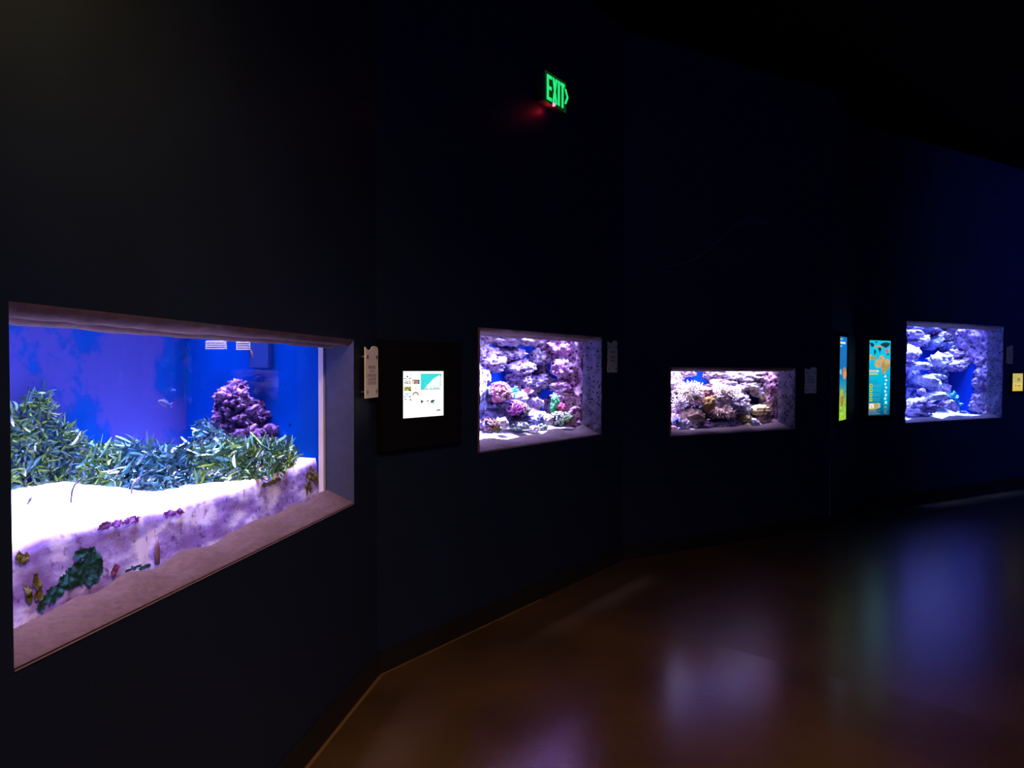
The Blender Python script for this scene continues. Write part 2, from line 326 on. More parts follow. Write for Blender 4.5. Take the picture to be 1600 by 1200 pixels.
# ---------------------------------------------------------------- aquariums
def interp(pts, x):
    if x <= pts[0][0]: return pts[0][1]
    for (a, b), (c, d) in zip(pts, pts[1:]):
        if x <= c: t = (x - a) / max(1e-9, c - a); t = t * t * (3 - 2 * t) * .5 + t * .5; return b + (d - b) * t
    return pts[-1][1]
class Tank: pass
def grid(nx, ny, fn):
    v = [fn(i / nx, j / ny) for j in range(ny + 1) for i in range(nx + 1)]
    f = [(j * (nx + 1) + i, j * (nx + 1) + i + 1, (j + 1) * (nx + 1) + i + 1, (j + 1) * (nx + 1) + i) for j in range(ny) for i in range(nx)]
    return v, f
def aquarium(k, label, rec_px, depth, sill_px, end_pad, left_pad, mats, reveal='paint', lip=True, hoodh=.32):
    S, u0, u1, z0, z1 = TK[k]
    T = Tank(); Fm = Frame(Vector((S.o.x, S.o.y)), S.t, u0, z0); T.F = Fm; T.W = W = u1 - u0; T.H = H = z1 - z0
    # depth of the glass behind the wall face, from where the right reveal ends
    lo, hi = 0.02, .6
    for _ in range(40):
        m = (lo + hi) / 2; P = Fm.w((W, m, H * .5)) - EYE; x = CX + F * P.dot(RT) / P.dot(_f)
        if x > rec_px: lo = m
        else: hi = m
    T.rec = rec = lo; T.D = D = depth(Fm, W) if callable(depth) else depth
    T.xl = -left_pad; T.xr = W + end_pad
    root = Fm.empty('aquarium'); tag(root, label, 'aquarium', 'lit aquariums set into the dark wall'); T.root = root
    B = lambda g, nm, mt, sm=False: g.build(nm, mt, root, sm)
    zt = H + hoodh; zb = -.06
    g = G().quad((T.xl, D, zb), (T.xr, D, zb), (T.xr, D, zt), (T.xl, D, zt)); B(g, 'back_panel', mats[0])
    g = G().quad((T.xr, D, zb), (T.xr, rec, zb), (T.xr, rec, zt), (T.xr, D, zt)); B(g, 'end_panel', mats[1])
    g = G().quad((T.xl, rec, zb), (T.xl, D, zb), (T.xl, D, zt), (T.xl, rec, zt)); B(g, 'end_panel', mats[1])
    g = G().quad((T.xl, rec, zt), (T.xl, D, zt), (T.xr, D, zt), (T.xr, rec, zt))
    g.quad((T.xl, rec, H - .005), (T.xr, rec, H - .005), (T.xr, rec, zt), (T.xl, rec, zt))
    g.quad((T.xl, rec, zb), (T.xr, rec, zb), (T.xr, D, zb), (T.xl, D, zb)); B(g, 'hood', M['hood'])
    g = G().quad((T.xl, rec - .005, zb), (W + .001, rec - .005, zb), (W + .001, rec - .005, H), (T.xl, rec - .005, H)); B(g, 'viewing_glass', M['glass'])
    # rippled rock soffit over the glass
    drop = .02 * H / .75
    def sof(s, t):
        x = s * W; y = t * (rec - .007)
        w = .16 * fr(Vector((x * 2.2, k * 3.1, 0)), 2) + .05 * math.sin(x * 5 + k)
        ph = max(0, min(1.999, t * 2 + w * math.sin(PI * t) * 1.6)); fq = ph - int(ph)
        z = H - drop * t - .025 * math.sin(PI * fq) ** .7 * (1 if 0 < t < 1 else .0) - .004 * fr(Vector((x * 8, y * 8, k)))
        return (x, y, z if t > 0 else H)
    v, f = grid(max(60, int(W * 50)), 22, sof); f = [q[::-1] for q in f]; T.soffit = add_mesh('rock_soffit', v, f, M['fascia'], root)
    # sculpted rock sill
    sp = [];
    for (px, py) in sill_px:
        h = Fm.hit(px, py, rec); sp.append((h.x, h.z))
    sp = sorted(sp); T.sp = sp
    def sil(s, t):
        x = s * W; y = -.003 + t * (rec - .006); h = interp(sp, x)
        if k == 1: prof = t ** .8 * .55 + .45 * (t * t * (3 - 2 * t))
        else: prof = t
        z = h * prof + t * (.012 * H / .75 * math.sin(x * 9 + k * 2 + 1.6 * math.sin(x * 5)) if k > 1 else 0) + .010 * fr(Vector((x * 5, y * 9, k * 2)), 5) * min(1, t * 4) * (1 - t * .5)
        e = min(1, t / .12); z = max(z, .001) - .004 * (1 - e) ** 2 if t > 0 else -.006
        return (x, y, z)
    v, f = grid(max(80, int(W * 60)), 26, sil)
    n = len(v); nx = max(80, int(W * 60))
    top = [v[26 * (nx + 1) + i] for i in range(nx + 1)]
    v += [(a[0], a[1] + .0, -.06) for a in top]
    f += [(26 * (nx + 1) + i, 26 * (nx + 1) + i + 1, n + i + 1, n + i) for i in range(nx)]
    add_mesh('rock_sill', v, f, M['sill' if k == 1 else 'sill_dark'], root)
    # side reveals
    rm = M['reveal'] if reveal == 'paint' else M['reveal_rock']
    am = 0 if reveal == 'paint' else .018
    for sx, xx in ((1, W), (-1, 0)):
        def rv(s, t):
            y = s * (rec - .008); z = -.01 + t * (H + .01)
            d = am * fr(Vector((y * 12, z * 12, k + sx)), 5) + (am * .6 if am else 0)
            d *= min(1, (1 - s) * 6) * .7 + .3
            return (xx - sx * max(0, d), y, z)
        v, f = grid(14, 44, rv)
        if sx > 0: f = [q[::-1] for q in f]
        add_mesh('side_reveal', v, f, rm, root)
    if lip:
        g = G(); n = 60; pr = []
        for i in range(n + 1):
            z = H * i / n; w = .014 + .03 * max(0, fr(Vector((z * 7, k * 5, 0)), 3) + .25) * (H / .75)
            pr.append((w, z))
        v = [];
        for w, z in pr: v += [(-.001, -.002, z), (w * .8, -.002, z), (w, .006, z), (w * .8, .03, z), (0.0005, .13, z)]
        f = [(5 * i + j, 5 * i + j + 1, 5 * i + j + 6, 5 * i + j + 5) for i in range(n) for j in range(4)]
        add_mesh('rock_lip', v, f, M['lip'], root)
    return T
def lamp(T, x0, x1, y0, y1, z, col, power, spread=.75):
    ld = bpy.data.lights.new('tank_lamp', 'AREA'); ld.shape = 'RECTANGLE'; ld.size = x1 - x0; ld.size_y = y1 - y0; ld.color = col; ld.energy = power; ld.spread = spread
    o = bpy.data.objects.new('tank_lamp', ld); C.objects.link(o); o.location = T.F.w(((x0 + x1) / 2, (y0 + y1) / 2, z)); o.rotation_euler = (0, 0, T.F.rot); return o

sill1 = [(22.7, 978), (71, 955), (119, 930), (142, 927), (193, 894), (235, 887), (275, 862), (326, 852), (358, 830), (393, 814), (417, 806), (430, 802), (451, 788), (475, 785), (499, 768), (506, 766)]
def depth1(Fm, W):
    return Fm.hitx(291, 600, W + .035).y
A1 = aquarium(1, 'largest blue aquarium at the left with green seaweed over white sand', 507, depth1, sill1, .035, .25, (M['bluepanel1'], M['blueend']), 'paint', False, .42)
sill2 = [(749, 690), (767, 686), (790, 686), (809, 682), (825, 678), (840, 676.5), (855, 673), (877, 672), (906, 665.5)]
A2 = aquarium(2, 'reef aquarium of purple rock and corals, second from the left', 909, .75, sill2, .09, .3, (M['bluepanel'], M['bluepanel']), 'rock')
sill3 = [(1048.5, 671.5), (1080, 669.5), (1131, 667), (1173, 665), (1199, 663), (1215, 658)]
A3 = aquarium(3, 'low wide aquarium with cream anemones, third from the left', 1215, .62, sill3, .09, .2, (M['bluepanel'], M['bluepanel']), 'rock')
sill4 = [(1418, 657), (1427, 655), (1457, 654), (1490, 651.7), (1528, 649), (1541, 646)]
A4 = aquarium(4, 'tall blue rocky aquarium with pale boulders at the far right', 1542, 1.05, sill4, .10, .3, (M['bluepanel'], M['bluepanel']), 'rock')
print('REC', [(round(t.rec, 3), round(t.D, 3), round(t.W, 3), round(t.H, 3)) for t in (A1, A2, A3, A4)])

# lamps hang inside the hoods, above the opening
L_COL = (.62, .56, 1.0)
lamp(A1, -.1, A1.W, A1.rec + .07, A1.D - .05, A1.H + .38, (.52, .46, 1.0), 68, .84)
lamp(A2, -.15, A2.W + .05, A2.rec + .13, A2.D - .04, A2.H + .28, (.56, .50, 1.0), 66, .82)
lamp(A3, -.1, A3.W + .05, A3.rec + .08, A3.D * .95, A3.H + .28, (.68, .57, 1.0), 27)
lamp(A4, -.15, A4.W + .05, A4.rec + .10, A4.D * .9, A4.H + .28, (.22, .32, 1.0), 110)

def front_fill(T, col, power, a=.55, spread=1.3):  # added fill on the rock fronts, stands in for blue light scattered by water
    o = lamp(T, 0, T.W, T.rec + .02, T.rec + .08, T.H + .10, col, power, spread); o.rotation_euler = (a, 0, T.F.rot); o.name = 'tank_front_fill'
front_fill(A2, (.40, .38, 1.0), 20)
front_fill(A3, (.60, .56, 1.0), 4.5)
front_fill(A4, (.24, .32, 1.0), 24)

# ---------------------------------------------------------------- builders for what lives in the tanks
def rockmesh(rx, ry, rz, seed, amp=.28, freq=2.2, sub=4, pit=.0, flat=0):
    vs, fs = ico(sub); sd = Vector((seed * 7.31, seed * 3.17, seed * 1.91)); out = []
    for c in vs:
        n = 1 + amp * fr(c * freq + sd, 3)
        if pit:
            q = c + sd
            n += pit * .28 * fr(q * 5.5, 3) + pit * .14 * noise.noise(q * 13)
            d = noise.voronoi(q * 6)[0][0]; n -= pit * 1.0 * max(0, .30 - d)
        out.append(Vector((c.x * rx, c.y * ry, c.z * rz)) * n)
    return out, fs
def rock(T, name, label, cat, px, py, rx, ry, dep, mat, seed, amp=.3, freq=2.2, yscale=.8, tilt=0, group=None, sub=4, pit=.8):
    y = T.rec + dep; c = T.F.hit(px, py, y); k = T.F.dist(c) / F
    hx = min(pxw(T, c, rx), rx * k * 1.25); hz = ry * k; hy = hx * .95
    v, f = rockmesh(hx, hy, hz, seed, amp, freq, sub, pit)
    if tilt:
        ct, st = math.cos(tilt), math.sin(tilt); v = [Vector((p.x * ct - p.z * st, p.y, p.x * st + p.z * ct)) for p in v]
    zmin = min(p.z for p in v); v = [(p.x, p.y, p.z - zmin) for p in v]
    o = add_mesh(name, v, f, mat); T.F.place(o, c + Vector((0, 0, zmin)))
    if label: tag(o, label, cat, group)
    o['_h'] = (hx, hy, hz); return o
def pxw(T, c, rx):
    """half width along the wall that shows as rx pixels at local point c"""
    P = T.F.w(c) - EYE; a = P.dot(_f); b = P.dot(RT); da = T.F.d3.dot(_f); db = T.F.d3.dot(RT)
    return rx / F / abs((db * a - b * da) / a ** 2)
def dims(o):
    h = o['_h']; d = tuple(h); del o['_h']; return d
def polyps(parent, hx, hy, hz, n, r, mat, seed, upper=.0, base=None, ring=True):
    rr = random.Random(seed); g = G()
    base = base if base is not None else hz
    for _ in range(n):
        while True:
            d = Vector((rr.gauss(0, 1), rr.gauss(-.4, 1), rr.gauss(.2, 1))).normalized()
            if d.z > upper - .5: break
        p = Vector((d.x * hx, d.y * hy, d.z * hz)) * 1.04; nrm = Vector((d.x / hx, d.y / hy, d.z / hz)).normalized()
        a = nrm.orthogonal().normalized(); b = nrm.cross(a); s = r * rr.uniform(.7, 1.3); i = len(g.v); N = 7
        for rad, off in ((.35, 0), (.8, .9), (1, 1.1), (.55, 1.0), (.18, .7)):
            for j in range(N):
                an = 2 * PI * j / N; q = p + (a * math.cos(an) + b * math.sin(an)) * s * rad + nrm * s * off
                g.v.append((q.x, q.y, q.z + base))
        for k in range(4):
            for j in range(N): g.f.append((i + k * N + j, i + k * N + (j + 1) % N, i + (k + 1) * N + (j + 1) % N, i + (k + 1) * N + j))
        g.f.append(tuple(i + 4 * N + j for j in range(N)))
    return stuff(g.build('polyps', mat, parent, True))
def colony(T, name, label, cat, px, py, rx, ry, dep, bmat, pmat, n, prad, seed, **k):
    """rock mound covered in polyps"""
    y = T.rec + dep; c = T.F.hit(px, py, y); kk = T.F.dist(c) / F; hx = min(pxw(T, c, rx), rx * kk * 1.2); hz = ry * kk; hy = hx * .9
    root = T.F.empty(name, c - Vector((0, 0, hz))); tag(root, label, cat)
    v, f = rockmesh(hx * .95, hy * .95, hz * .95, seed, .2, 2.2, 4, .4); add_mesh('mound', [(p.x, p.y, p.z + hz) for p in v], f, bmat, root)
    polyps(root, hx, hy, hz, n, prad, pmat, seed, **k); return root
def tentacles(g, hx, hy, hz, n, ln, rad, rr, base, droop=.5, seg=5, up=.25):
    for _ in range(n):
        while True:
            d = Vector((rr.gauss(0, 1), rr.gauss(-.3, 1), rr.gauss(up, .8))).normalized()
            if d.z > -.55: break
        p = Vector((d.x * hx, d.y * hy, d.z * hz + base)); L = ln * rr.uniform(.6, 1.25); r = rad * rr.uniform(.8, 1.2)
        pts = [p]; q = p.copy(); dd = (d + Vector((rr.uniform(-.5, .5), rr.uniform(-.5, .5), rr.uniform(-.2, .6)))).normalized()
        for k in range(seg - 1):
            q = q + dd * L / (seg - 1); pts.append(q.copy()); dd = (dd + Vector((rr.uniform(-.35, .35), rr.uniform(-.3, .3), -droop * rr.uniform(0, .9)))).normalized()
        g.tube(pts, [r * (1.15 - .2 * k) if k < seg - 1 else r * .65 for k in range(seg)], 5)
def anemone(T, label, px, py, rx, ry, dep, bmat, tmat, n, lpx, seed, droop=.5, rad=.006, name='sea_anemone'):
    y = T.rec + dep; c = T.F.hit(px, py, y); kk = T.F.dist(c) / F; hx = min(pxw(T, c, rx), rx * kk * 1.2); hz = ry * kk; hy = hx * .7
    root = T.F.empty(name, c - Vector((0, 0, hz))); tag(root, label, 'anemone')
    v, f = rockmesh(hx * .8, hy * .8, hz * .8, seed, .2, 1.8, 3); add_mesh('body', [(p.x, p.y, p.z + hz) for p in v], f, bmat, root)
    g = G(); tentacles(g, hx * .75, hy * .75, hz * .75, n, lpx * kk, rad, random.Random(seed), hz, droop)
    stuff(g.build('tentacles', tmat, root, True)); return root
def fish(T, label, px, py, dep, lpx, bmat, fmat, ang=0, flip=1, tall=.4, name='fish', cat='fish'):
    y = T.rec + dep; c = T.F.hit(px, py, y); kk = T.F.dist(c) / F; L = lpx * kk
    root = T.F.empty(name, c); tag(root, label, cat)
    root.rotation_euler = (0, 0, T.F.rot)
    ca, sa = math.cos(ang), math.sin(ang)
    X = lambda x, y_, z: ((x * flip) * ca - z * sa, y_, (x * flip) * sa + z * ca)
    prof = [(-.5, .02), (-.47, .09), (-.38, .22), (-.22, .36), (-.02, .42), (.15, .33), (.28, .17), (.34, .09)]
    v = []; N = 10
    for (x, r) in prof:
        for j in range(N):
            an = 2 * PI * j / N; v.append(X(x * L, math.cos(an) * r * L * tall * .45, math.sin(an) * r * L * tall * 1.2))
    f = [(i * N + j, i * N + (j + 1) % N, (i + 1) * N + (j + 1) % N, (i + 1) * N + j) for i in range(len(prof) - 1) for j in range(N)]
    f += [tuple(range(N))[::-1], tuple((len(prof) - 1) * N + j for j in range(N))]
    bd = add_mesh('body', v, f, bmat, root)
    h = L * tall
    def fin(nm, pts):
        g = G().prism(pts, -.02 * L, .02 * L); g.v = [X(a, b, c_) for a, b, c_ in g.v]; return g.build(nm, fmat, root)
    fin('tail_fin', [(.31 * L, -.06 * h), (.5 * L, -.42 * h), (.44 * L, 0), (.5 * L, .42 * h), (.31 * L, .08 * h)])
    fin('dorsal_fin', [(-.2 * L, .38 * h), (-.08 * L, .62 * h), (.14 * L, .58 * h), (.24 * L, .22 * h)])
    fin('anal_fin', [(.0 * L, -.42 * h), (.1 * L, -.62 * h), (.22 * L, -.24 * h)])
    vs, fs = ico(1)
    for s in (-1, 1): add_mesh('eye', [X(-.38 * L + p.x * .022 * L, s * L * tall * .1 + p.y * .015 * L, .07 * h + p.z * .022 * L) for p in vs], fs, M['eyeblack'], bd)
    return root
def backdrop(T, lumps, seed, mats, k=1.2, sub=4):
    """sculpted rock face grown together from knobbly lumps: (px, py, rx, ry, depth_of_centre, unused[, material])"""
    Fm = T.F; vs = []; fs = []; fm = []
    for i, l in enumerate(lumps):
        c = Fm.hit(l[0], l[1], T.rec + l[4]); kk = Fm.dist(c) / F
        hx = min(pxw(T, c, l[2]), l[2] * kk * k); hz = l[3] * kk; hy = hx * .9
        c.y = max(c.y, T.rec + .03 + hy * .75)
        c2 = Fm.hit(l[0], l[1], c.y); c = c2
        v, f = rockmesh(hx * 1.05, hy, hz * 1.08, seed * 20 + i, .34, 1.8, sub, .95); b = len(vs)
        for p in v:
            q = p + c; vs.append((max(T.xl + .005, min(T.xr - .006, q.x)), max(T.rec + .012, min(T.D - .004, q.y)), max(-.05, q.z)))
        fs += [tuple(b + q for q in t) for t in f]; fm += [l[6] if len(l) > 6 else 0] * len(f)
    o = add_mesh('rock_backdrop', vs, fs, mats, T.root)
    if len(o.data.polygons) == len(fm): o.data.polygons.foreach_set('material_index', fm)
    return o
def rock_end(T, seed, mat, thick=.06, bound=((0, 0),)):
    """rock face grown over the end of the tank, reaching back to the picture edge given as (py, px) rows"""
    sd = Vector((seed * 5.1, seed, 3)); rows = []
    for py, px in bound:
        h = T.F.hitx(px, py, T.xr - .03); rows.append((h.z, min(T.D, max(T.rec + .06, h.y))))
    rows.sort(); N = 46
    def fn(s_, t):
        z = -.04 + t * (T.H + .16); y1 = interp(rows, z) + .05 * fr(Vector((z * 6, seed, 1)), 4)
        y1 = max(T.rec + .05, min(T.D, y1)); y = T.rec + .006 + s_ * (y1 - T.rec - .012); q = Vector((0, y, z)) + sd
        a = fr(q * 5.5, 4); b = noise.noise(q * 22); dd = noise.voronoi(q * 22)[0][0]
        x = T.xr - thick * .55 - thick * .9 * a - .014 * b + .14 * max(0, .40 - dd)
        e = min(1, (1 - s_) * 6); x = T.xr - (T.xr - x) * e
        return (min(T.xr - .003, x), y, z)
    v, f = grid(N, int((T.H + .16) / .011), fn)
    return add_mesh('rock_end_wall', v, [q[::-1] for q in f], mat, T.root)
def sandbed(T, label, zfun, y0=None, mat=None, res=.02, setback=.02):
    y0 = T.rec + .008 if y0 is None else y0
    nx = int((T.xr - T.xl) / res); ny = int((T.D - y0) / res)
    def fn(s, t):
        x = T.xl + .005 + s * (T.xr - T.xl - .01); y = y0 + setback + t * (T.D - y0 - setback - .004)
        return (x, y, zfun(x, y))
    v, f = grid(nx, ny, fn)
    n = len(v); v += [(v[i][0], y0, -.05) for i in range(nx + 1)]
    # front face in several rows
    rows = 6; base = len(v)
    top = v[:nx + 1]; bot = v[n:n + nx + 1]
    prev = list(range(nx + 1))
    for r in range(1, rows + 1):
        t = r / rows; ids = []
        for i in range(nx + 1):
            a, b = top[i], bot[i]; p = [a[k] + (b[k] - a[k]) * t for k in range(3)]
            p[1] -= .006 * fr(Vector((p[0] * 20, p[2] * 20, 3)), 3) * (1 if r < rows else 0)
            v.append(tuple(p)); ids.append(len(v) - 1)
        f += [(ids[i], ids[i + 1], prev[i + 1], prev[i]) for i in range(nx)]; prev = ids
    o = add_mesh('sand_bed', v, f, mat or M['sand']); T.F.place(o, (0, 0, 0)); tag(o, label, 'sand', None, 'stuff'); return o

# ================================================================ large aquarium
T = A1; Fm = T.F
front = [(18, 858), (40, 848), (60, 836), (100, 826), (150, 813), (200, 803), (250, 795), (300, 783), (340, 772), (380, 760), (410, 749), (445, 738), (470, 729), (495, 718), (504, 712)]
fp = sorted((Fm.hit(x, y, T.rec + .04).x, Fm.hit(x, y, T.rec + .04).z) for x, y in front)
def sand1(x, y):
    b = interp(fp, x); t = max(0, y - T.rec - .04)
    return b + .05 * t + .006 * fr(Vector((x * 6, y * 6, 0)), 3) * min(1, t * 20) + .004 * fr(Vector((x * 22, y * 2, 5)), 3)
def sand_front_mat():
    m, nt, out = newmat('sand_with_algae'); b = pbsdf(nt, out, (.8, .8, .8), .9, 0, .1)
    tc = nt.nodes.new('ShaderNodeTexCoord'); sep = nt.nodes.new('ShaderNodeSeparateXYZ'); ge = nt.nodes.new('ShaderNodeNewGeometry')
    def noise_(s, d=8, sc_=(1, 1, 1)):
        mp = nt.nodes.new('ShaderNodeMapping'); mp.inputs['Scale'].default_value = sc_; nt.links.new(tc.outputs['Object'], mp.inputs[0])
        n = nt.nodes.new('ShaderNodeTexNoise'); n.inputs['Scale'].default_value = s; n.inputs['Detail'].default_value = d; n.inputs['Roughness'].default_value = .6
        nt.links.new(mp.outputs[0], n.inputs['Vector']); return n.outputs['Fac']
    def ramp(fac, stops):
        r = nt.nodes.new('ShaderNodeValToRGB'); cr = r.color_ramp
        while len(cr.elements) < len(stops): cr.elements.new(.5)
        for e, (p, c) in zip(cr.elements, stops): e.position = p; e.color = (*c, 1)
        nt.links.new(fac, r.inputs[0]); return r.outputs[0]
    def mix(f, a, c):
        x = nt.nodes.new('ShaderNodeMix'); x.data_type = 'RGBA'; nt.links.new(f, x.inputs['Factor']); nt.links.new(a, x.inputs['A']); nt.links.new(c, x.inputs['B']); return x.outputs['Result']
    grain = ramp(noise_(70, 6), [(.3, (.70, .64, .66)), (.7, (.94, .90, .88))])
    stain = ramp(noise_(5, 9, (1, 1, 2.5)), [(.40, (.22, .13, .42)), (.50, (.36, .29, .68)), (.60, (.74, .68, .96))])
    spots = ramp(noise_(38, 8), [(.34, (.30, .13, .30)), (.44, (1, 1, 1)), (1, (1, 1, 1))])
    mul = nt.nodes.new('ShaderNodeMix'); mul.data_type = 'RGBA'; mul.blend_type = 'MULTIPLY'; mul.inputs['Factor'].default_value = .8
    nt.links.new(stain, mul.inputs['A']); nt.links.new(spots, mul.inputs['B'])
    nt.links.new(ge.outputs['Normal'], sep.inputs[0])
    mr = nt.nodes.new('ShaderNodeMapRange'); mr.inputs[1].default_value = .45; mr.inputs[2].default_value = .8; nt.links.new(sep.outputs['Z'], mr.inputs[0])
    nt.links.new(mix(mr.outputs[0], mul.outputs['Result'], grain), b.inputs['Base Color'])
    return m
SAND_SET = .05
sb = sandbed(T, 'blown-out white sand banked against the glass of the largest aquarium', sand1, mat=sand_front_mat(), setback=SAND_SET)
# white acrylic joint down the right end of the glass
a = T.W - .012
z0_ = interp(T.sp, T.W) ; g = G().box((a, T.rec + .001, 0), (T.W + .014, T.rec + .024, T.H + .01)); g.build('acrylic_joint', M['seam'], T.root)

# seaweed meadow: bushy clumps, each blade a curved ribbon
topp = [(15, 640), (30, 622), (41, 612), (60, 606), (75, 605), (95, 640), (105, 660), (130, 674), (150, 688), (170, 688), (207, 680), (237, 688), (270, 692), (300, 690), (313, 690), (345, 684), (355, 680), (384, 683), (405, 682), (444, 682), (457, 692), (466, 704), (473, 714)]
basep = [(15, 768), (60, 762), (100, 758), (130, 762), (190, 765), (240, 768), (300, 757), (340, 752), (380, 748), (420, 746), (440, 741), (455, 729), (473, 714)]
def blade(g, p, d, L, w, rr, curl=.5):
    side = d.cross(Vector((rr.gauss(0, 1), rr.gauss(0, 1), rr.gauss(0, .6)))).normalized(); q = p.copy(); i = len(g.v); n = 5; dd = d.copy(); bend = Vector((rr.gauss(0, curl), rr.gauss(0, curl), rr.gauss(-.25, curl * .6)))
    for k in range(n):
        ww = w * (.5, .95, 1, .8, .2)[k]; g.v += [tuple(q - side * ww), tuple(q + side * ww)]; q = q + dd * L / (n - 1); dd = (dd + bend * .35).normalized()
    for k in range(n - 1): g.f.append((i + 2 * k, i + 2 * k + 1, i + 2 * k + 3, i + 2 * k + 2))
def seaweed(label, x0, x1, n, mat, seed, tp=None, bp=None, deep=.14, lpx=(13, 34), wpx=(1.0, 2.6), ymin=None):
    rr = random.Random(seed); g = G(); tp = tp or topp; bp = bp or basep; org = None; zs = sand1(1, T.rec + .3)
    for _ in range(n):
        px = rr.uniform(x0, x1); yb_ = interp(bp, px); yt = interp(tp, px); t = rr.random() ** .85
        P = Fm.hitz(px, yb_, sand1(T.W * .5, T.rec + .25) - .0)
        y = min(T.D - .07, max(T.rec + .05, P.y if ymin is None else ymin)) + t * deep * rr.uniform(.3, 1)
        y = min(y, T.D - .04)
        py = yb_ + (yt - yb_) * t * rr.uniform(.85, 1.0) + (2 if t < .1 else 0)
        tall = rr.random() < .010
        if tall: py = yt - rr.uniform(0, 14)
        c = Fm.hit(px, py, y); kk = Fm.dist(c) / F
        c.z = max(c.z, sand1(c.x, c.y) - .01)
        L = rr.uniform(*lpx) * kk; w = rr.uniform(*wpx) * kk
        d = Vector((rr.gauss(.1, .8), rr.gauss(-.15, .5), rr.gauss(.45, .55))).normalized()
        if tall: d = Vector((rr.gauss(0, .22), -.1, 1)).normalized(); L = rr.uniform(22, 40) * kk
        p = c - d * L * (.95 if tall else .55)
        if p.z < sand1(p.x, p.y) - .01: p.z = sand1(p.x, p.y) - .01
        if p.y < T.rec + .03: p.y = T.rec + .03
        if org is None: org = Vector((c.x, c.y, sand1(c.x, c.y)))
        blade(g, p - org, d, L, w, rr, .2 if tall else .5)
    for i, q in enumerate(g.v):
        yy = min(T.D - .01, max(T.rec + .02, q[1] + org.y)) - org.y; g.v[i] = (max(q[0], T.xl + .02 - org.x), yy, q[2])
    o = g.build('seaweed_clump', mat, None, True); Fm.place(o, org); return tag(o, label, 'seaweed', 'green seaweed growing in the largest aquarium')
seaweed('tallest bushy clump of green seaweed at the left end of the white sand', 12, 112, 900, M['kelp'], 1, deep=.12)
seaweed('green seaweed clump right of the tallest clump, behind the sand eels', 108, 195, 620, M['kelp'], 2)
seaweed('low blue-shadowed seaweed clump in the middle of the meadow', 190, 302, 1000, M['kelp_blue'], 3)
seaweed('dark teal seaweed mound at the left foot of the purple pillar', 298, 352, 330, M['kelp_blue'], 4, tp=[(298, 694), (305, 662), (318, 650), (332, 652), (345, 668), (352, 690)], bp=[(298, 735), (352, 735)], lpx=(10, 26), deep=.1)
seaweed('seaweed clump in front of the purple pillar, right of the middle', 298, 392, 720, M['kelp'], 5, lpx=(12, 36))
seaweed('bright green seaweed clump ending the meadow at the right', 385, 474, 640, M['kelp'], 6, lpx=(12, 32))

# purple coralline pillars and their reflection
def pillar(label, blobs, dep, mat, seed, name='rock_pillar'):
    vs = []; fs = []; c0 = None
    for i, (px, py, rx, ry) in enumerate(blobs):
        c = Fm.hit(px, py, T.rec + dep); kk = Fm.dist(c) / F; hx = pxw(T, c, rx) ; hx = min(hx, ry * kk * 1.4); hz = ry * kk
        if c0 is None: c0 = Vector((c.x, c.y, sand1(c.x, c.y)))
        v, f = rockmesh(hx, hx * .8, hz, seed + i, .45, 2.6, 5, .9); b = len(vs)
        vs += [tuple(p + c - c0) for p in v]; fs += [tuple(b + q for q in t) for t in f]
    o = add_mesh(name, vs, fs, mat); Fm.place(o, c0); tag(o, label, 'rock'); return o
pd = Fm.hitz(395, 728, sand1(T.W * .8, T.rec + .3)).y - T.rec + .12
pd = max(.16, pd)
pillar('tall purple coralline rock at the left half of the pillar in the blue tank', [(366, 690, 26, 30), (366, 650, 20, 24), (364, 624, 17, 20), (370, 608, 11, 13)], pd + .06, M['pillar'], 3)
pillar('pink-topped coralline rock at the right half of the pillar in the blue tank', [(410, 686, 28, 30), (412, 654, 23, 22), (412, 634, 20, 14)], pd, M['pillar'], 9)
pillar('hazy blue-purple reflection of the coralline pillar, modelled as rock above it', [(398, 640, 32, 40), (398, 602, 28, 22), (396, 588, 26, 13)], pd + .2, M['pillar_reflection'], 15)  # mirror image in the end panel, modelled as solid rock

# overflow box with white slotted weirs in the top corner
xe = T.xr
q0 = Fm.hitx(388, 540, xe - .06); q1 = Fm.hitx(419, 575, xe - .06)
ya, yb = sorted((q0.y, q1.y)); root = Fm.empty('overflow_box', (xe - .06, ya, q1.z)); tag(root, 'dark blue overflow box with two white grilles, at the top of the blue tank', 'overflow box')
g = G().bevelbox((0, 0, 0), (.058, yb - ya, T.H + .2 - q1.z), .004); obx = g.build('box', M['overflow'], root)
for (xa, xb, y0_, y1_) in ((321, 350, 532, 545.5), (369, 388.5, 535.5, 546.5)):
    pa = Fm.hitx(xa, y0_, xe - .07); pb = Fm.hitx(xb, y1_, xe - .07)
    yA, yB = sorted((pa.y, pb.y)); yB = min(yB, T.D - .02); zA, zB = pb.z, max(pa.z, pb.z + .04)
    g = G(); n = 4
    for i in range(n):
        zz = zA + (zB - zA) * i / n; g.box((-.012, yA - ya, zz - q1.z), (-.002, yB - ya, zz + (zB - zA) / n * .5 - q1.z))
    m_ = 9
    for i in range(m_ + 1):
        yy = yA + (yB - yA) * i / m_; g.box((-.002, yy - ya - .003, zA - q1.z), (.01, yy - ya + .003, zB - q1.z))
    g.build('weir_grille', M['white_plastic'], obx)
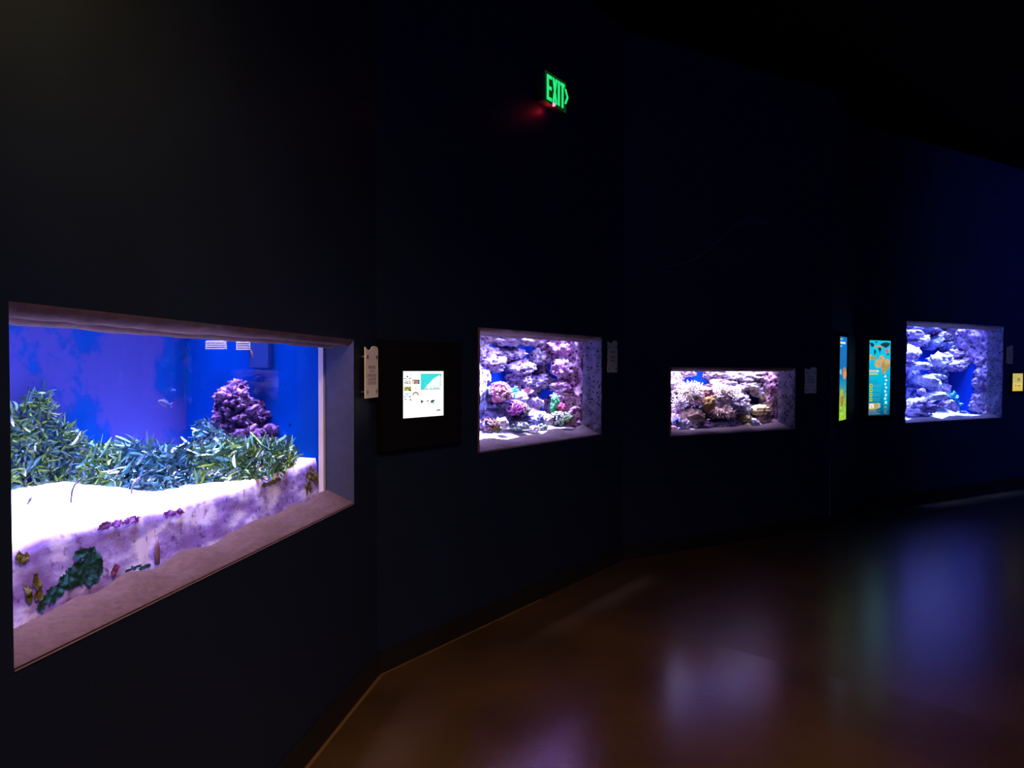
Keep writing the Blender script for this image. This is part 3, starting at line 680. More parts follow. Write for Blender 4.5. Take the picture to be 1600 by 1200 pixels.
# a bluish band of the weir between the grilles
fish(T, 'small orange fish slanting downward beside the overflow box', 393, 551, .75 * (q0.y - T.rec), 16, plain('orange_fish', (.75, .28, .10), .5), plain('orange_fin', (.7, .35, .15), .5), ang=-.95, flip=1, tall=.25)
fish(T, 'small brown fish hanging nose-up right of the pillar top', 420, 604, pd * .9, 20, plain('brown_fish', (.10, .07, .22), .5), plain('brown_fin', (.10, .08, .3), .5), ang=-PI / 2 + .1, flip=1, tall=.28)
fish(T, 'pale lilac fish hovering over the seaweed before the blue back', 258, 630, .62 * T.D, 38, plain('lilac_fish', (.10, .11, .36), .5, 0, .3, .35, 20), plain('lilac_fin', (.07, .09, .36), .5), ang=-.22, flip=1, tall=.26)
fish(T, 'tiny faint blue fish above the pale lilac fish', 271, 610, .66 * T.D, 13, plain('faint_fish', (.03, .08, .4), .5), plain('faint_fin', (.03, .08, .4), .5), ang=-.1, flip=-1, tall=.35)

# sand eels standing out of the sand
def eel(label, pts, hpx, mat):
    P = [Fm.hit(x, y, 0) for x, y in pts]
    b = Fm.hitz(*pts[0], sand1(1.0, T.rec + .15)); y = max(T.rec + .07, min(b.y, T.D - .1)); b = Fm.hit(*pts[0], y); kk = Fm.dist(b) / F
    org = Vector((b.x, b.y, sand1(b.x, b.y) - .02)); pl = [Fm.hit(x, yy, y) - org for x, yy in pts]; pl.insert(0, Vector((0, 0, 0)))
    root = Fm.empty('garden_eel', org); tag(root, label, 'eel', 'garden eels in the white sand')
    n = len(pl); G().tube(pl, [hpx * kk * (.7 + .3 * k / (n - 1)) for k in range(n)], 8).build('body', mat, root, True)
    d = (pl[-1] - pl[-2]).normalized(); v, f = ico(2); r = hpx * kk
    tr = d.to_track_quat('X', 'Z')
    hd = add_mesh('head', [tuple(tr @ Vector((p.x * r * 3.2, p.y * r * 1.25, p.z * r * 1.3)) + pl[-1] + d * r * 2) for p in v], f, mat, root)
    v1, f1 = ico(1)
    for s in (-1, 1): add_mesh('eye', [tuple(tr @ Vector((r * 3 + p.x * r * .4, s * r * .95 + p.y * r * .3, r * .5 + p.z * r * .4)) + pl[-1] + d * r) for p in v1], f1, M['eyeblack'], hd)
eelm = plain('eel_grey', (.028, .020, .026), .5, 0, .3, .4, 60)
eelm2 = plain('eel_pale', (.10, .08, .08), .5, 0, .3, .4, 60)
eel('leaning grey sand eel at the left of the white sand', [(36, 808), (39, 797), (42, 789), (45, 784)], 1.7, eelm)
eel('tall curved sand eel bending right, middle of the three', [(111, 796), (111, 780), (113, 766), (117, 757), (122, 752)], 1.7, eelm)
eel('pale hook-headed sand eel, rightmost on the white sand', [(205, 775), (206, 763), (208, 755), (214, 750)], 1.8, eelm2)

# growths on the sand face behind the glass
def face_y(x, z):
    zt = interp(fp, x); return T.rec + .008 + SAND_SET * min(1, max(0, (z + .05) / (zt + .05)))
def patch(label, blobs, mat, seed, name='algae_patch', rag=.9):
    L = []
    for (px, py, rx, ry) in blobs:
        c = Fm.hit(px, py, T.rec + .03); c = Fm.hit(px, py, face_y(c.x, c.z)); kk = Fm.dist(c) / F; L.append((c.x, c.z, pxw(T, c, rx), ry * kk))
    c0 = Vector((L[0][0], face_y(L[0][0], L[0][1]), L[0][1])); r = .0035; vs = []; fs = []; idx = {}
    x0 = min(l[0] - l[2] * 1.5 for l in L); x1 = max(l[0] + l[2] * 1.5 for l in L); z0 = min(l[1] - l[3] * 1.5 for l in L); z1 = max(l[1] + l[3] * 1.5 for l in L)
    r = max(r, (x1 - x0) / 110)
    def V(i, j):
        if (i, j) not in idx:
            x = x0 + i * r; z = z0 + j * r; q = Vector((x, z, seed))
            idx[(i, j)] = len(vs); vs.append((x - c0.x, face_y(x, z) - .004 - .010 * abs(fr(q * 30, 4)) - c0.y, z - c0.z))
        return idx[(i, j)]
    for i in range(int((x1 - x0) / r)):
        for j in range(int((z1 - z0) / r)):
            x = x0 + (i + .5) * r; z = z0 + (j + .5) * r; q = Vector((x, z, seed)); m = max(1.15 - ((x - a) / w) ** 2 - ((z - b) / h) ** 2 for a, b, w, h in L)
            if m + rag * fr(q * 22, 5) + .3 * noise.noise(q * 120) > .25: fs.append((V(i, j), V(i + 1, j), V(i + 1, j + 1), V(i, j + 1)))
    o = add_mesh(name, vs, fs, mat); Fm.place(o, c0); tag(o, label, 'algae'); return o
patch('largest dark teal algae patch on the sand face, low at left', [(128, 882, 26, 18), (112, 905, 20, 14), (140, 900, 16, 14), (125, 868, 22, 10), (150, 885, 9, 14)], M['algae'], 2)
patch('small dark green algae patch below and left of the teal one', [(76, 933, 14, 14), (62, 948, 7, 7), (88, 925, 10, 10)], M['algae'], 11)
patch('mottled dark algae streaks at the far left of the sand face', [(52, 905, 7, 18), (40, 930, 6, 14), (56, 925, 6, 12)], M['oliv'], 21)
patch('thin teal algae streak along the sill near the middle of the sand face', [(205, 888, 14, 3), (225, 885, 10, 3)], M['algae'], 31)
patch('bright purple algae stain under the sand rim, left of the middle', [(162, 822, 16, 6), (200, 814, 18, 6), (180, 818, 12, 5)], M['purplealgae'], 41)
patch('second purple algae stain under the sand rim, right of the first', [(262, 802, 14, 6), (276, 800, 8, 6)], M['purplealgae'], 51)
patch('maroon knob growing beside the teal algae patch', [(175, 893, 5, 7), (179, 886, 4, 5)], M['maroon_dark'], 61)
patch('olive algae streaks at the right end of the sand face', [(480, 752, 3, 17), (486, 740, 4, 12), (477, 765, 2, 9), (492, 748, 3, 12)], M['oliv'], 71)
patch('olive algae line under the sand rim at the right', [(418, 755, 14, 4), (432, 749, 8, 3)], M['oliv'], 81)
patch('brown-yellow algae stain at the top left corner of the sand face', [(27, 872, 8, 12), (36, 868, 8, 8)], M['oliv'], 91)
c = Fm.hit(246, 877, T.rec + .014); kk = Fm.dist(c) / F
g = G(); g.tube([(0, 0, -.01), (.001, .002, .02), (-.001, 0, .045), (0, 0, .075)], [.007, .009, .007, .002], 8)
tag(Fm.place(g.build('tube_worm', M['oliv'], None, True), c - Vector((0, 0, 0))) or C.objects[-1], 'brown pointed tube worm standing against the glass near the sill', 'worm') if False else None
o = g.build('tube_worm', plain('worm_brown', (.2, .11, .16), .7), None, True); Fm.place(o, c - Vector((0, 0, .0))); tag(o, 'brown pointed tube worm standing against the glass by the sill', 'worm')

# ================================================================ second aquarium
T = A2
E2 = lambda zx, zy: (730 + zx / 5.454, 495 + zy / 5.454)
def lump(E, s, l): x, y = E(l[0], l[1]); return (x, y, l[2] / s, l[3] / s) + tuple(l[4:])
l2 = [(20, 210, 110, 90, .5, .2), (-60, 330, 110, 90, .5, .2), (20, 470, 100, 90, .5, .2), (-40, 620, 110, 100, .5, .2), (-120, 780, 120, 110, .5, .2), (-170, 240, 110, 90, .5, .2), (-190, 480, 120, 110, .5, .2), (100, 130, 130, 95, .45, .2), (250, 150, 130, 75, .45, .2), (400, 180, 130, 60, .45, .2), (560, 180, 120, 70, .42, .2), (700, 200, 110, 80, .36, .2, 1), (830, 230, 110, 90, .22, .16, 1), (930, 250, 60, 70, .12, .1, 1),
      (190, 300, 90, 40, .5, .15), (130, 290, 70, 70, .45, .2), (270, 310, 70, 40, .55, .1), (390, 315, 85, 48, .5, .16), (330, 360, 60, 30, .55, .1),
      (190, 385, 115, 60, .45, .22), (240, 430, 60, 40, .5, .12), (440, 430, 120, 55, .48, .2), (420, 490, 80, 55, .5, .15), (520, 400, 60, 45, .5, .1), (380, 580, 70, 60, .56, .1),
      (630, 330, 80, 72, .4, .2, 0), (680, 400, 50, 40, .42, .12), (720, 280, 60, 80, .42, .08, 1), (770, 330, 70, 40, .3, .1, 1),
      (650, 550, 105, 55, .42, .2), (720, 470, 50, 40, .42, .1), (560, 610, 60, 50, .5, .1), (520, 560, 50, 60, .52, .1),
      (820, 440, 95, 75, .2, .14, 1), (900, 480, 60, 60, .14, .08, 1), (920, 370, 45, 50, .15, .08, 1), (930, 550, 45, 80, .12, .06, 1), (850, 320, 90, 60, .3, .05, 1),
      (820, 600, 95, 55, .2, .14, 1), (880, 670, 100, 45, .16, .1, 1), (790, 680, 60, 40, .2, .1, 1), (930, 630, 40, 45, .1, .07, 1), (860, 760, 100, 90, .28, .06, 1), (920, 860, 60, 80, .18, .05, 1), (940, 740, 40, 60, .14, .05, 1),
      (120, 560, 40, 90, .35, .15), (140, 520, 50, 60, .4, .1), (590, 720, 60, 70, .5, .12), (520, 750, 70, 90, .58, .06), (300, 860, 260, 120, .6, .06), (560, 900, 160, 80, .6, .06)]
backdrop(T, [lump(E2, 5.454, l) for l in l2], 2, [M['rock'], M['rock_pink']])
rock_end(T, 2, M['rock_pink'], .09, [(E2(0, y)[1], E2(x, 0)[0]) for x, y in ((640, 170), (660, 260), (700, 330), (735, 420), (745, 560), (735, 640), (745, 760), (760, 900))])
s2 = T.F.hit(770, 683, T.rec + .02).z
sandbed(T, 'white sand strip along the foot of the purple reef aquarium', lambda x, y: s2 - .035 + .11 * (y - T.rec) + .012 * fr(Vector((x * 6, y * 6, 2)), 3) + .02 * max(0, (x - .4)) * 0, setback=.004)
P2 = lambda zx, zy: E2(zx, zy)
def r2(label, zx, zy, rx, ry, dep, mat, seed, name='reef_rock', cat='rock', **k):
    x, y = P2(zx, zy); k.setdefault('amp', .42); o = rock(T, name, label, cat, x, y, rx / 5.454, ry / 5.454, dep, mat, seed, **k); dims(o); return o
def c2(label, zx, zy, rx, ry, dep, bm_, pm, n, pr, seed, name='polyp_colony', **k):
    x, y = P2(zx, zy); return colony(T, name, label, 'coral', x, y, rx / 5.454, ry / 5.454, dep, bm_, pm, n, pr, seed, **k)
r2('dark shadowed boulder under the pink polyp mound in the purple reef tank', 240, 790, 120, 110, .32, M['rock_dark'], 5)
c2('dome of pink and cream polyps high at the left of the purple reef', 270, 650, 92, 85, .24, M['maroon_dark'], M['polyp_pink'], 150, .0075, 6)
r2('ragged lilac rock against the left edge of the purple reef tank', 145, 680, 50, 100, .14, M['rock_blue'], 7)
c2('brown and green polyp colony in the lower left corner of the purple reef', 175, 935, 78, 62, .1, M['rock_dark'], M['polyp_brown'], 170, .0085, 8)
g_ = c2('small green polyp cluster right of the lower left polyp colony', 245, 965, 40, 24, .09, M['rock_dark'], M['polyp_green'], 40, .009, 88)
r2('round lilac shell-like stone on the sand left of the magenta coral', 298, 912, 46, 52, .13, M['rock_white'], 9)
# magenta coral with ring-shaped arms
x, y = P2(400, 790); cT = T.F.hit(x, y, T.rec + .2); kk = T.F.dist(cT) / F
root = T.F.empty('soft_coral', cT - Vector((0, 0, .05))); tag(root, 'magenta soft coral with looping arms in the left half of the purple reef', 'coral')
v, f = rockmesh(.055, .05, .042, 12, .4, 2.5, 4, .8); add_mesh('base', [(p.x, p.y, p.z + .05) for p in v], f, M['coral_magenta'], root)
g = G(); rr = random.Random(5)
for i in range(26):
    d = Vector((rr.gauss(0, 1), rr.gauss(-.6, .7), rr.gauss(.3, .8))).normalized(); p = Vector((d.x * .08, d.y * .07, .055 + d.z * .05)); s = rr.uniform(.016, .028); a_ = d.orthogonal().normalized(); b_ = d.cross(a_)
    g.tube([p + d * .008 + (a_ * math.cos(t * PI / 4) + b_ * math.sin(t * PI / 4)) * s for t in range(9)], .005, 5)
stuff(g.build('arms', M['coral_magenta'], root, True))
c2('cream-green polyp ridge right of the magenta coral in the purple reef', 470, 800, 48, 62, .2, M['rock_dark'], M['polyp_green'], 80, .007, 13)
r2('dark greenish rock below the magenta coral', 430, 880, 90, 60, .24, M['rock_dark'], 14)
r2('small frosty white-blue coral head behind the magenta coral', 430, 690, 66, 46, .34, M['rock_white'], 15, 'coral_boulder', 'coral')
# teal flower polyp
x, y = P2(400, 642); cT = T.F.hit(x, y, T.rec + .3)
root = T.F.empty('flower_polyp', cT - Vector((0, 0, .03))); tag(root, 'tiny bright teal flower polyp above the frosty coral head', 'coral')
G().tube([(0, 0, -.04), (0, -.003, .0), (0, -.01, .03)], [.008, .007, .01], 6).build('stalk', M['coral_teal'], root, True)
g = G(); tentacles(g, .014, .01, .014, 26, .03, .004, random.Random(3), .032, .3, 4); stuff(g.build('tentacles', M['coral_teal'], root, True))
# pink fan coral
def fan(T, label, px, py, wpx, hpx, dep, mat, seed, name='fan_coral'):
    c = T.F.hit(px, py, T.rec + dep); kk = T.F.dist(c) / F; w = pxw(T, c, wpx / 2); h = hpx * kk
    rr = random.Random(seed); vv = []; nx, ny = 14, 10
    def fn(s, t): 
        a = (s - .5) * 1.9; r_ = t * (1 + .12 * fr(Vector((s * 5, seed, 0)), 3)); return (math.sin(a) * r_ * w * 1.15, .02 * math.sin(s * 9) * t - .02 * t, math.cos(a) * r_ * h)
    v, f = grid(nx, ny, fn); n = len(v); v += [(a, b + .008, c_) for a, b, c_ in v]; f += [tuple(n + q for q in reversed(t)) for t in f]
    o = add_mesh(name, v, f, mat); T.F.place(o, c - Vector((0, 0, h * .5))); tag(o, label, 'coral'); return o
x, y = P2(508, 640); fan(T, 'smooth pink fan coral in the middle of the purple reef', x, y, 20, 13, .33, M['coral_pink'], 3)
r2('cream-topped pink knob above the pink fan coral', 508, 548, 34, 36, .4, M['rock_cream'], 16)
r2('slanting white rock right of the pink fan coral', 598, 735, 50, 28, .36, M['rock'], 17, tilt=-.7)
r2('bluish grey boulder on the sand, middle of the purple reef', 600, 885, 56, 58, .2, M['rock_blue'], 18)
r2('small pointed white rock leaning on the bluish boulder', 650, 838, 22, 28, .2, M['rock_white'], 19, tilt=.5)
r2('low white sandy stone in front of the bluish boulder', 568, 955, 42, 24, .1, M['rock_white'], 20, pit=.45)
c2('pale green button polyps right of the white sandy stone', 640, 948, 28, 24, .1, M['rock_dark'], M['polyp_green'], 28, .009, 21)
c2('cluster of grey and teal button polyps left of the bluish boulder', 455, 935, 60, 34, .13, M['rock_dark'], M['polyp_green'], 90, .007, 22)
r2('upright bright green algae-covered ridge at the right of the purple reef', 745, 750, 28, 82, .15, M['coral_green'], 23, 'coral_ridge', 'coral', amp=.45)
r2('maroon and pink coral tuft beside the bright green ridge', 803, 785, 30, 46, .1, M['coral_maroon'], 24, 'coral_tuft', 'coral', amp=.5)
c2('large mound of green and brown polyps in the lower right of the purple reef', 785, 880, 92, 64, .1, M['rock_dark'], M['polyp_green'], 230, .0095, 25)
r2('white frosted rock at the left side of the large green polyp mound', 690, 875, 34, 44, .12, M['rock_white'], 26)
# ring-shaped rock
x, y = P2(922, 830); c = T.F.hit(x, y, T.rec + .05); kk = T.F.dist(c) / F; rw = pxw(T, c, 8); rh = 8 * kk; vs = []; 
def ring(s, t):
    a = s * 2 * PI; b = t * 2 * PI; n_ = .016 * fr(Vector((math.cos(a) * 3, math.sin(a) * 3, t * 4)), 4); rr_ = .018 + n_
    return (math.cos(a) * (rw + math.cos(b) * rr_), math.sin(b) * rr_, math.sin(a) * (rh + math.cos(b) * rr_))
v, f = grid(40, 12, ring); o = add_mesh('ring_rock', v, f, M['rock_pink']); T.F.place(o, c); tag(o, 'lilac rock with a round hollow in the lower right corner of the purple reef', 'rock')
r2('pink knobbly rock under the ring-shaped rock', 915, 905, 46, 28, .05, M['rock_pink'], 27)

# ================================================================ third aquarium
T = A3
E3 = lambda zx, zy: (1030 + zx / 5.926, 550 + zy / 5.926)
l3 = [(40, 250, 100, 80, .4, .2), (30, 400, 100, 90, .4, .2), (10, 560, 100, 90, .4, .2), (330, 672, 50, 26, .1, .1), (430, 676, 60, 30, .1, .1, 1), (560, 678, 62, 28, .1, .1), (670, 672, 56, 28, .1, .1, 1), (140, 260, 70, 70, .35, .12), (220, 200, 90, 30, .42, .1), (150, 330, 80, 50, .38, .12), (440, 210, 60, 40, .44, .1), (260, 370, 130, 50, .38, .15),
      (620, 220, 120, 60, .38, .18), (760, 230, 120, 55, .34, .18), (900, 220, 110, 60, .28, .18), (1010, 230, 80, 60, .18, .12, 1), (560, 290, 130, 45, .4, .12), (640, 330, 140, 50, .36, .15), (820, 310, 110, 40, .3, .15),
      (960, 360, 90, 70, .22, .15), (1050, 320, 50, 80, .1, .08, 1), (1050, 450, 50, 80, .1, .08, 1), (1060, 580, 50, 90, .1, .08, 1), (1000, 480, 60, 60, .2, .1), (790, 515, 110, 40, .34, .12),
      (500, 460, 260, 130, .36, .12), (200, 520, 150, 140, .38, .1), (700, 420, 100, 50, .36, .1), (960, 640, 110, 70, .2, .06, 1), (130, 640, 60, 90, .3, .06, 1)]
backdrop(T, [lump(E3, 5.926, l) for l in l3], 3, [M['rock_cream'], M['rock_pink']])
rock_end(T, 3, M['rock_pink'], .08, [(E3(0, y)[1], E3(x, 0)[0]) for x, y in ((940, 170), (960, 300), (990, 420), (1010, 520), (1000, 680))])
s3 = T.F.hit(1100, 669, T.rec + .02).z
sandbed(T, 'pale purple-lit sand along the foot of the anemone aquarium', lambda x, y: s3 - .012 + .12 * (y - T.rec) + .012 * fr(Vector((x * 6, y * 6, 7)), 3), setback=.004)
anemone(T, 'large cream anemone at the left, spread over the top of the heap', 1077, 614, 21, 13, .2, M['creambase'], M['cream'], 190, 11, 1, .5, .0065)
anemone(T, 'large blown-out white anemone right of the middle of the heap', 1128, 617, 22, 14, .18, M['creambase'], M['cream'], 200, 11, 2, .55, .0065)
anemone(T, 'brownish pink anemone with pale stringy tentacles low in the heap', 1128, 646, 22, 11, .11, M['brown'], M['pinkten'], 170, 9, 3, .7, .005)
anemone(T, 'white tufted anemone on a pink stalk at the left edge', 1061, 633, 6, 10, .12, M['coral_pink'], M['frost'], 80, 9, 4, -.1, .005)
root = C.objects[-3]
anemone(T, 'small pink-brown anemone beneath the large cream anemone', 1090, 627, 12, 9, .15, M['coral_pink'], M['pinkten'], 90, 8, 5, .6, .0055)
anemone(T, 'pale anemone fringe joining the heap to the yellow sponges', 1155, 637, 11, 11, .14, M['creambase'], M['cream'], 100, 8, 6, .6, .0055)
def r3(label, px, py, rx, ry, dep, mat, seed, name='reef_rock', cat='rock', **k):
    o = rock(T, name, label, cat, px, py, rx, ry, dep, mat, seed, **k); dims(o); return o
r3('tan leathery bulb in the centre of the anemone heap', 1107, 630, 9, 12, .1, M['tan'], 4, 'leather_coral', 'coral', amp=.18, freq=4)
r3('pink puffy soft coral between the two large anemones', 1104, 612, 9, 7, .14, M['coral_pink'], 5, 'soft_coral', 'coral', amp=.3)
r3('brown leathery mound beneath the striped fish', 1083, 652, 15, 13, .14, M['brown'], 6, 'leather_coral', 'coral', amp=.2)
r3('smooth purple boulder in the lower left corner of the anemone tank', 1056, 660, 7, 8, .08, M['rock_blue'], 7)
r3('lumpy lilac and white coral chunk right of the purple boulder', 1069, 663, 7, 7, .07, M['rock_white'], 8, 'coral_chunk', 'coral', amp=.45, freq=3.5)
r3('pink flat stone at the foot of the purple boulder', 1052, 668, 5, 3, .06, M['coral_pink'], 9)
r3('dark hollow purple rock in the lower middle of the anemone tank', 1092, 662, 6, 6, .08, M['rock_dark'], 10)
r3('yellow-brown sponge low beneath the right white anemone', 1164, 654, 8, 8, .1, M['yellow'], 11, 'sponge', 'sponge', amp=.25, freq=3)
r3('largest yellow sponge, wide and knobbly, at the right of the heap', 1187, 641, 12, 8, .12, M['yellow'], 12, 'sponge', 'sponge', amp=.25, freq=3)
r3('yellow foot of sponge on the sand at the right', 1167, 665, 5, 4, .06, M['yellow'], 13, 'sponge', 'sponge', amp=.25, freq=3)
r3('slanting white rock between the yellow sponges', 1179, 662, 9, 6, .07, M['rock_white'], 14, tilt=-.6)
r3('brown rock in shadow under the largest yellow sponge', 1193, 655, 9, 9, .1, M['brown'], 15)
fish(T, 'dark blue and white spotted fish among the left anemones', 1083, 636, .05, 10, band_mat('spotted_fish', (.03, .03, .12), (.55, .6, .85), 9), plain('dark_fin', (.03, .03, .1), .5), ang=.1, flip=-1, tall=.5)
fish(T, 'light blue striped fish behind the dark spotted fish', 1094.5, 636, .06, 9, band_mat('striped_fish', (.12, .25, .7), (.8, .9, 1), 14), plain('paleblue_fin', (.4, .6, .9), .5), ang=.35, flip=1, tall=.35)
fish(T, 'orange fish beside the right white anemone', 1148, 636, .05, 8, plain('orange_fish2', (.8, .38, .06), .5), plain('orange_fin2', (.8, .4, .1), .5), ang=-.1, flip=1, tall=.5)
fish(T, 'teal and white striped fish above the yellow sponges', 1173, 641, .05, 10, band_mat('teal_fish', (.03, .25, .3), (.9, .95, .95), 12), plain('teal_fin', (.1, .4, .45), .5), ang=-.3, flip=1, tall=.42)
fish(T, 'pink fish in front of the tan bulb', 1116, 643, .04, 7, plain('pink_fish', (.9, .5, .7), .5), plain('pink_fin', (.85, .5, .7), .5), ang=.9, flip=1, tall=.5)
fish(T, 'lilac fish low in the middle, below the pink fish', 1107, 656, .04, 9, plain('lilac_fish2', (.5, .42, .85), .5), plain('lilac_fin2', (.45, .4, .8), .5), ang=.1, flip=1, tall=.4)
fish(T, 'rosy fish high before the back rock of the anemone tank', 1130, 597, .15, 9, plain('rosy_fish', (.85, .25, .4), .5), plain('rosy_fin', (.85, .35, .5), .5), ang=.0, flip=1, tall=.3)

# ================================================================ fourth aquarium
T = A4
E4 = lambda zx, zy: (1390 + zx / 6, 480 + zy / 6)
l4 = [(230, 190, 130, 60, .75, .15, 1), (330, 200, 100, 50, .75, .15), (450, 190, 120, 40, .8, .12, 1), (600, 200, 150, 40, .75, .15, 1), (750, 200, 120, 60, .5, .2), (860, 230, 70, 60, .25, .2),
      (200, 250, 90, 35, .55, .25), (300, 300, 60, 35, .55, .2, 2), (230, 320, 90, 40, .65, .15), (380, 330, 90, 60, .7, .15, 1), (510, 280, 90, 50, .65, .2), (590, 330, 60, 50, .6, .2),
      (640, 270, 80, 50, .55, .2), (700, 340, 90, 50, .48, .25, 2), (690, 410, 70, 40, .45, .2, 2), (560, 370, 80, 60, .6, .15, 1), (620, 440, 90, 50, .5, .15), (800, 400, 50, 60, .3, .15, 2), (840, 300, 50, 70, .25, .15), (770, 440, 60, 50, .35, .12),
      (560, 550, 80, 45, .45, .2), (650, 540, 80, 50, .42, .2), (740, 500, 70, 40, .35, .2), (480, 560, 60, 60, .5, .1, 1), (450, 610, 60, 70, .55, .1, 1),
      (870, 380, 50, 70, .15, .1), (870, 520, 50, 60, .12, .1), (860, 630, 50, 50, .14, .08), (850, 710, 60, 45, .14, .1), (870, 780, 50, 50, .12, .08), (850, 860, 60, 60, .14, .1), (830, 930, 60, 50, .16, .08), (890, 680, 30, 260, .1, .05),
      (200, 430, 70, 60, .4, .2, 2), (180, 540, 60, 40, .5, .1), (280, 550, 80, 35, .45, .2), (210, 650, 70, 110, .7, .1, 1), (280, 760, 110, 90, .65, .12, 1), (200, 850, 100, 80, .6, .12, 1), (480, 700, 50, 130, .6, .1, 1), (510, 780, 50, 60, .5, .1), (780, 750, 70, 220, .7, .05, 3), (440, 910, 80, 90, .75, .05, 3)]
M['rock_violet'] = ramp_mat('rock_violet', [(.3, (.12, .07, .20)), (.45, (.36, .24, .48)), (.56, (.62, .48, .70)), (.7, (.85, .75, .84))], 13, 8, .9, bump=.7)
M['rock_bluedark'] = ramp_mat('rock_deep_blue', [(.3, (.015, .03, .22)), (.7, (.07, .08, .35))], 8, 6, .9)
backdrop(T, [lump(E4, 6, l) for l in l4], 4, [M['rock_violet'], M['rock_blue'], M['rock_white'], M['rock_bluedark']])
rock_end(T, 4, M['rock_violet'], .1, [(E4(0, y)[1], E4(x, 0)[0]) for x, y in ((600, 180), (620, 330), (680, 430), (760, 510), (815, 570), (820, 760), (790, 850), (800, 980))])
s4 = T.F.hit(1460, 653, T.rec + .02).z
sandbed(T, 'white sand heaped at the bottom of the far right boulder aquarium', lambda x, y: s4 - .01 + .10 * (y - T.rec) + .02 * fr(Vector((x * 4, y * 4, 9)), 3) + .09 * math.exp(-((x - T.W * .70) / .26) ** 2 - ((y - T.rec - .22) / .2) ** 2), setback=.004, res=.025)
def r4(label, zx, zy, rx, ry, dep, mat, seed, name='boulder', cat='rock', **k):
    x, y = E4(zx, zy); o = rock(T, name, label, cat, x, y, rx / 6, ry / 6, dep, mat, seed, **k); dims(o); return o
r4('rounded violet boulder jutting from the left edge of the far right tank', 205, 440, 52, 62, .3, M['rock_violet'], 1, amp=.2, pit=.45)
r4('pale ledge rock below the boulder at the left edge', 285, 550, 68, 32, .38, M['rock_white'], 2, amp=.3, pit=.45)
r4('white and teal coral head in the upper middle of the boulder tank', 470, 495, 76, 66, .4, M['rock_white'], 3, 'coral_boulder', 'coral', amp=.4, pit=.4)
r4('large pale boulder at the left of the boulder tank, topmost of the stack', 350, 690, 82, 52, .33, M['rock_white'], 4, amp=.2, pit=.45, tilt=-.4)
r4('middle pale boulder wedged beneath the large pale one', 425, 745, 52, 62, .3, M['rock_white'], 5, amp=.2, pit=.45)
r4('wide mushroom-shaped pale rock overhanging the dark blue hollow', 425, 832, 92, 42, .26, M['rock_white'], 6, amp=.2, pit=.45)
r4('thin white shelf rock above the pale boulder stack', 445, 650, 72, 18, .36, M['rock_white'], 7, tilt=-.2, amp=.2, pit=.45)
r4('purple coral rubble heap in the lower left corner of the boulder tank', 260, 945, 118, 88, .2, M['rock_violet'], 8, 'coral_rubble', 'rock', amp=.45, freq=3.5)
r4('lilac rock on the sand beneath the teal corals', 555, 935, 68, 66, .26, M['rock_violet'], 9, amp=.25)
r4('small grey stone lying on the white sand mound', 690, 985, 24, 14, .14, M['rock_blue'], 10)
r4('small lilac stone left of the middle pale boulder', 300, 790, 30, 28, .3, M['rock_violet'], 11)
def leafy(T, label, zx, zy, r_, dep, mat, seed, n=22):
    x, y = E4(zx, zy); c = T.F.hit(x, y, T.rec + dep); kk = T.F.dist(c) / F; s = r_ / 6 * kk; rr = random.Random(seed); g = G()
    for _ in range(n): blade(g, Vector((rr.gauss(0, .15) * s, 0, 0)), Vector((rr.gauss(.3, .7), rr.gauss(-.3, .4), rr.uniform(.1, .9))).normalized(), s * rr.uniform(.9, 1.6), s * .22, rr)
    o = g.build('leafy_coral', mat, None, True); T.F.place(o, c - Vector((0, 0, s * .3))); tag(o, label, 'coral'); return o
leafy(T, 'bright teal leafy coral on top of the lilac rock', 580, 835, 58, .2, M['coral_teal'], 1)
leafy(T, 'teal leafy coral draped lower down beside the lilac rock', 620, 905, 46, .18, M['coral_teal'], 2)

# ================================================================ signs on the wall
def norm_sheet(g, w, h, yl):
    """returns a painter: polygons given in 0..1 from the top left, stacked in thin printed layers"""
    state = [0]
    def p(pts, col, new=True):
        if new: state[0] += 1
        g.poly([((a - .5) * w, yl - .00005 * state[0], (1 - b) * h) for a, b in pts], col)
    return p
def rect(a, b, c, d): return [(a, b), (c, b), (c, d), (a, d)]
def circ(cx, cy, rx, ry, n=14): return [(cx + rx * math.cos(2 * PI * i / n), cy + ry * math.sin(2 * PI * i / n)) for i in range(n)]
def blob(cx, cy, rx, ry, rr, n=14, j=.3): return [(cx + rx * (1 + rr.uniform(-j, j)) * math.cos(2 * PI * i / n), cy + ry * (1 + rr.uniform(-j, j)) * math.sin(2 * PI * i / n)) for i in range(n)]
def finish_print(g, name, mat, parent):
    o = g.build(name, mat, parent)
    at = o.data.attributes.new('ink', 'FLOAT_COLOR', 'FACE')
    for i, c in enumerate(g.c): at.data[i].color = (*c, 1)
    return o
def textlines(p, rr, x0, x1, y0, dy, n, col, th=.35):
    for i in range(n):
        x = x0; e = x1 - (x1 - x0) * (rr.random() * .35 if i % 3 else rr.random() * .1)
        while x < e - .01:
            w = min(e - x, rr.uniform(.04, .12)); p(rect(x, y0 + dy * i, x + w, y0 + dy * (i + th)), col, False); x += w + .02
def s2l(c): return tuple((v / 255 / 12.92 if v <= 10 else ((v / 255 + .055) / 1.055) ** 2.4) for v in c)

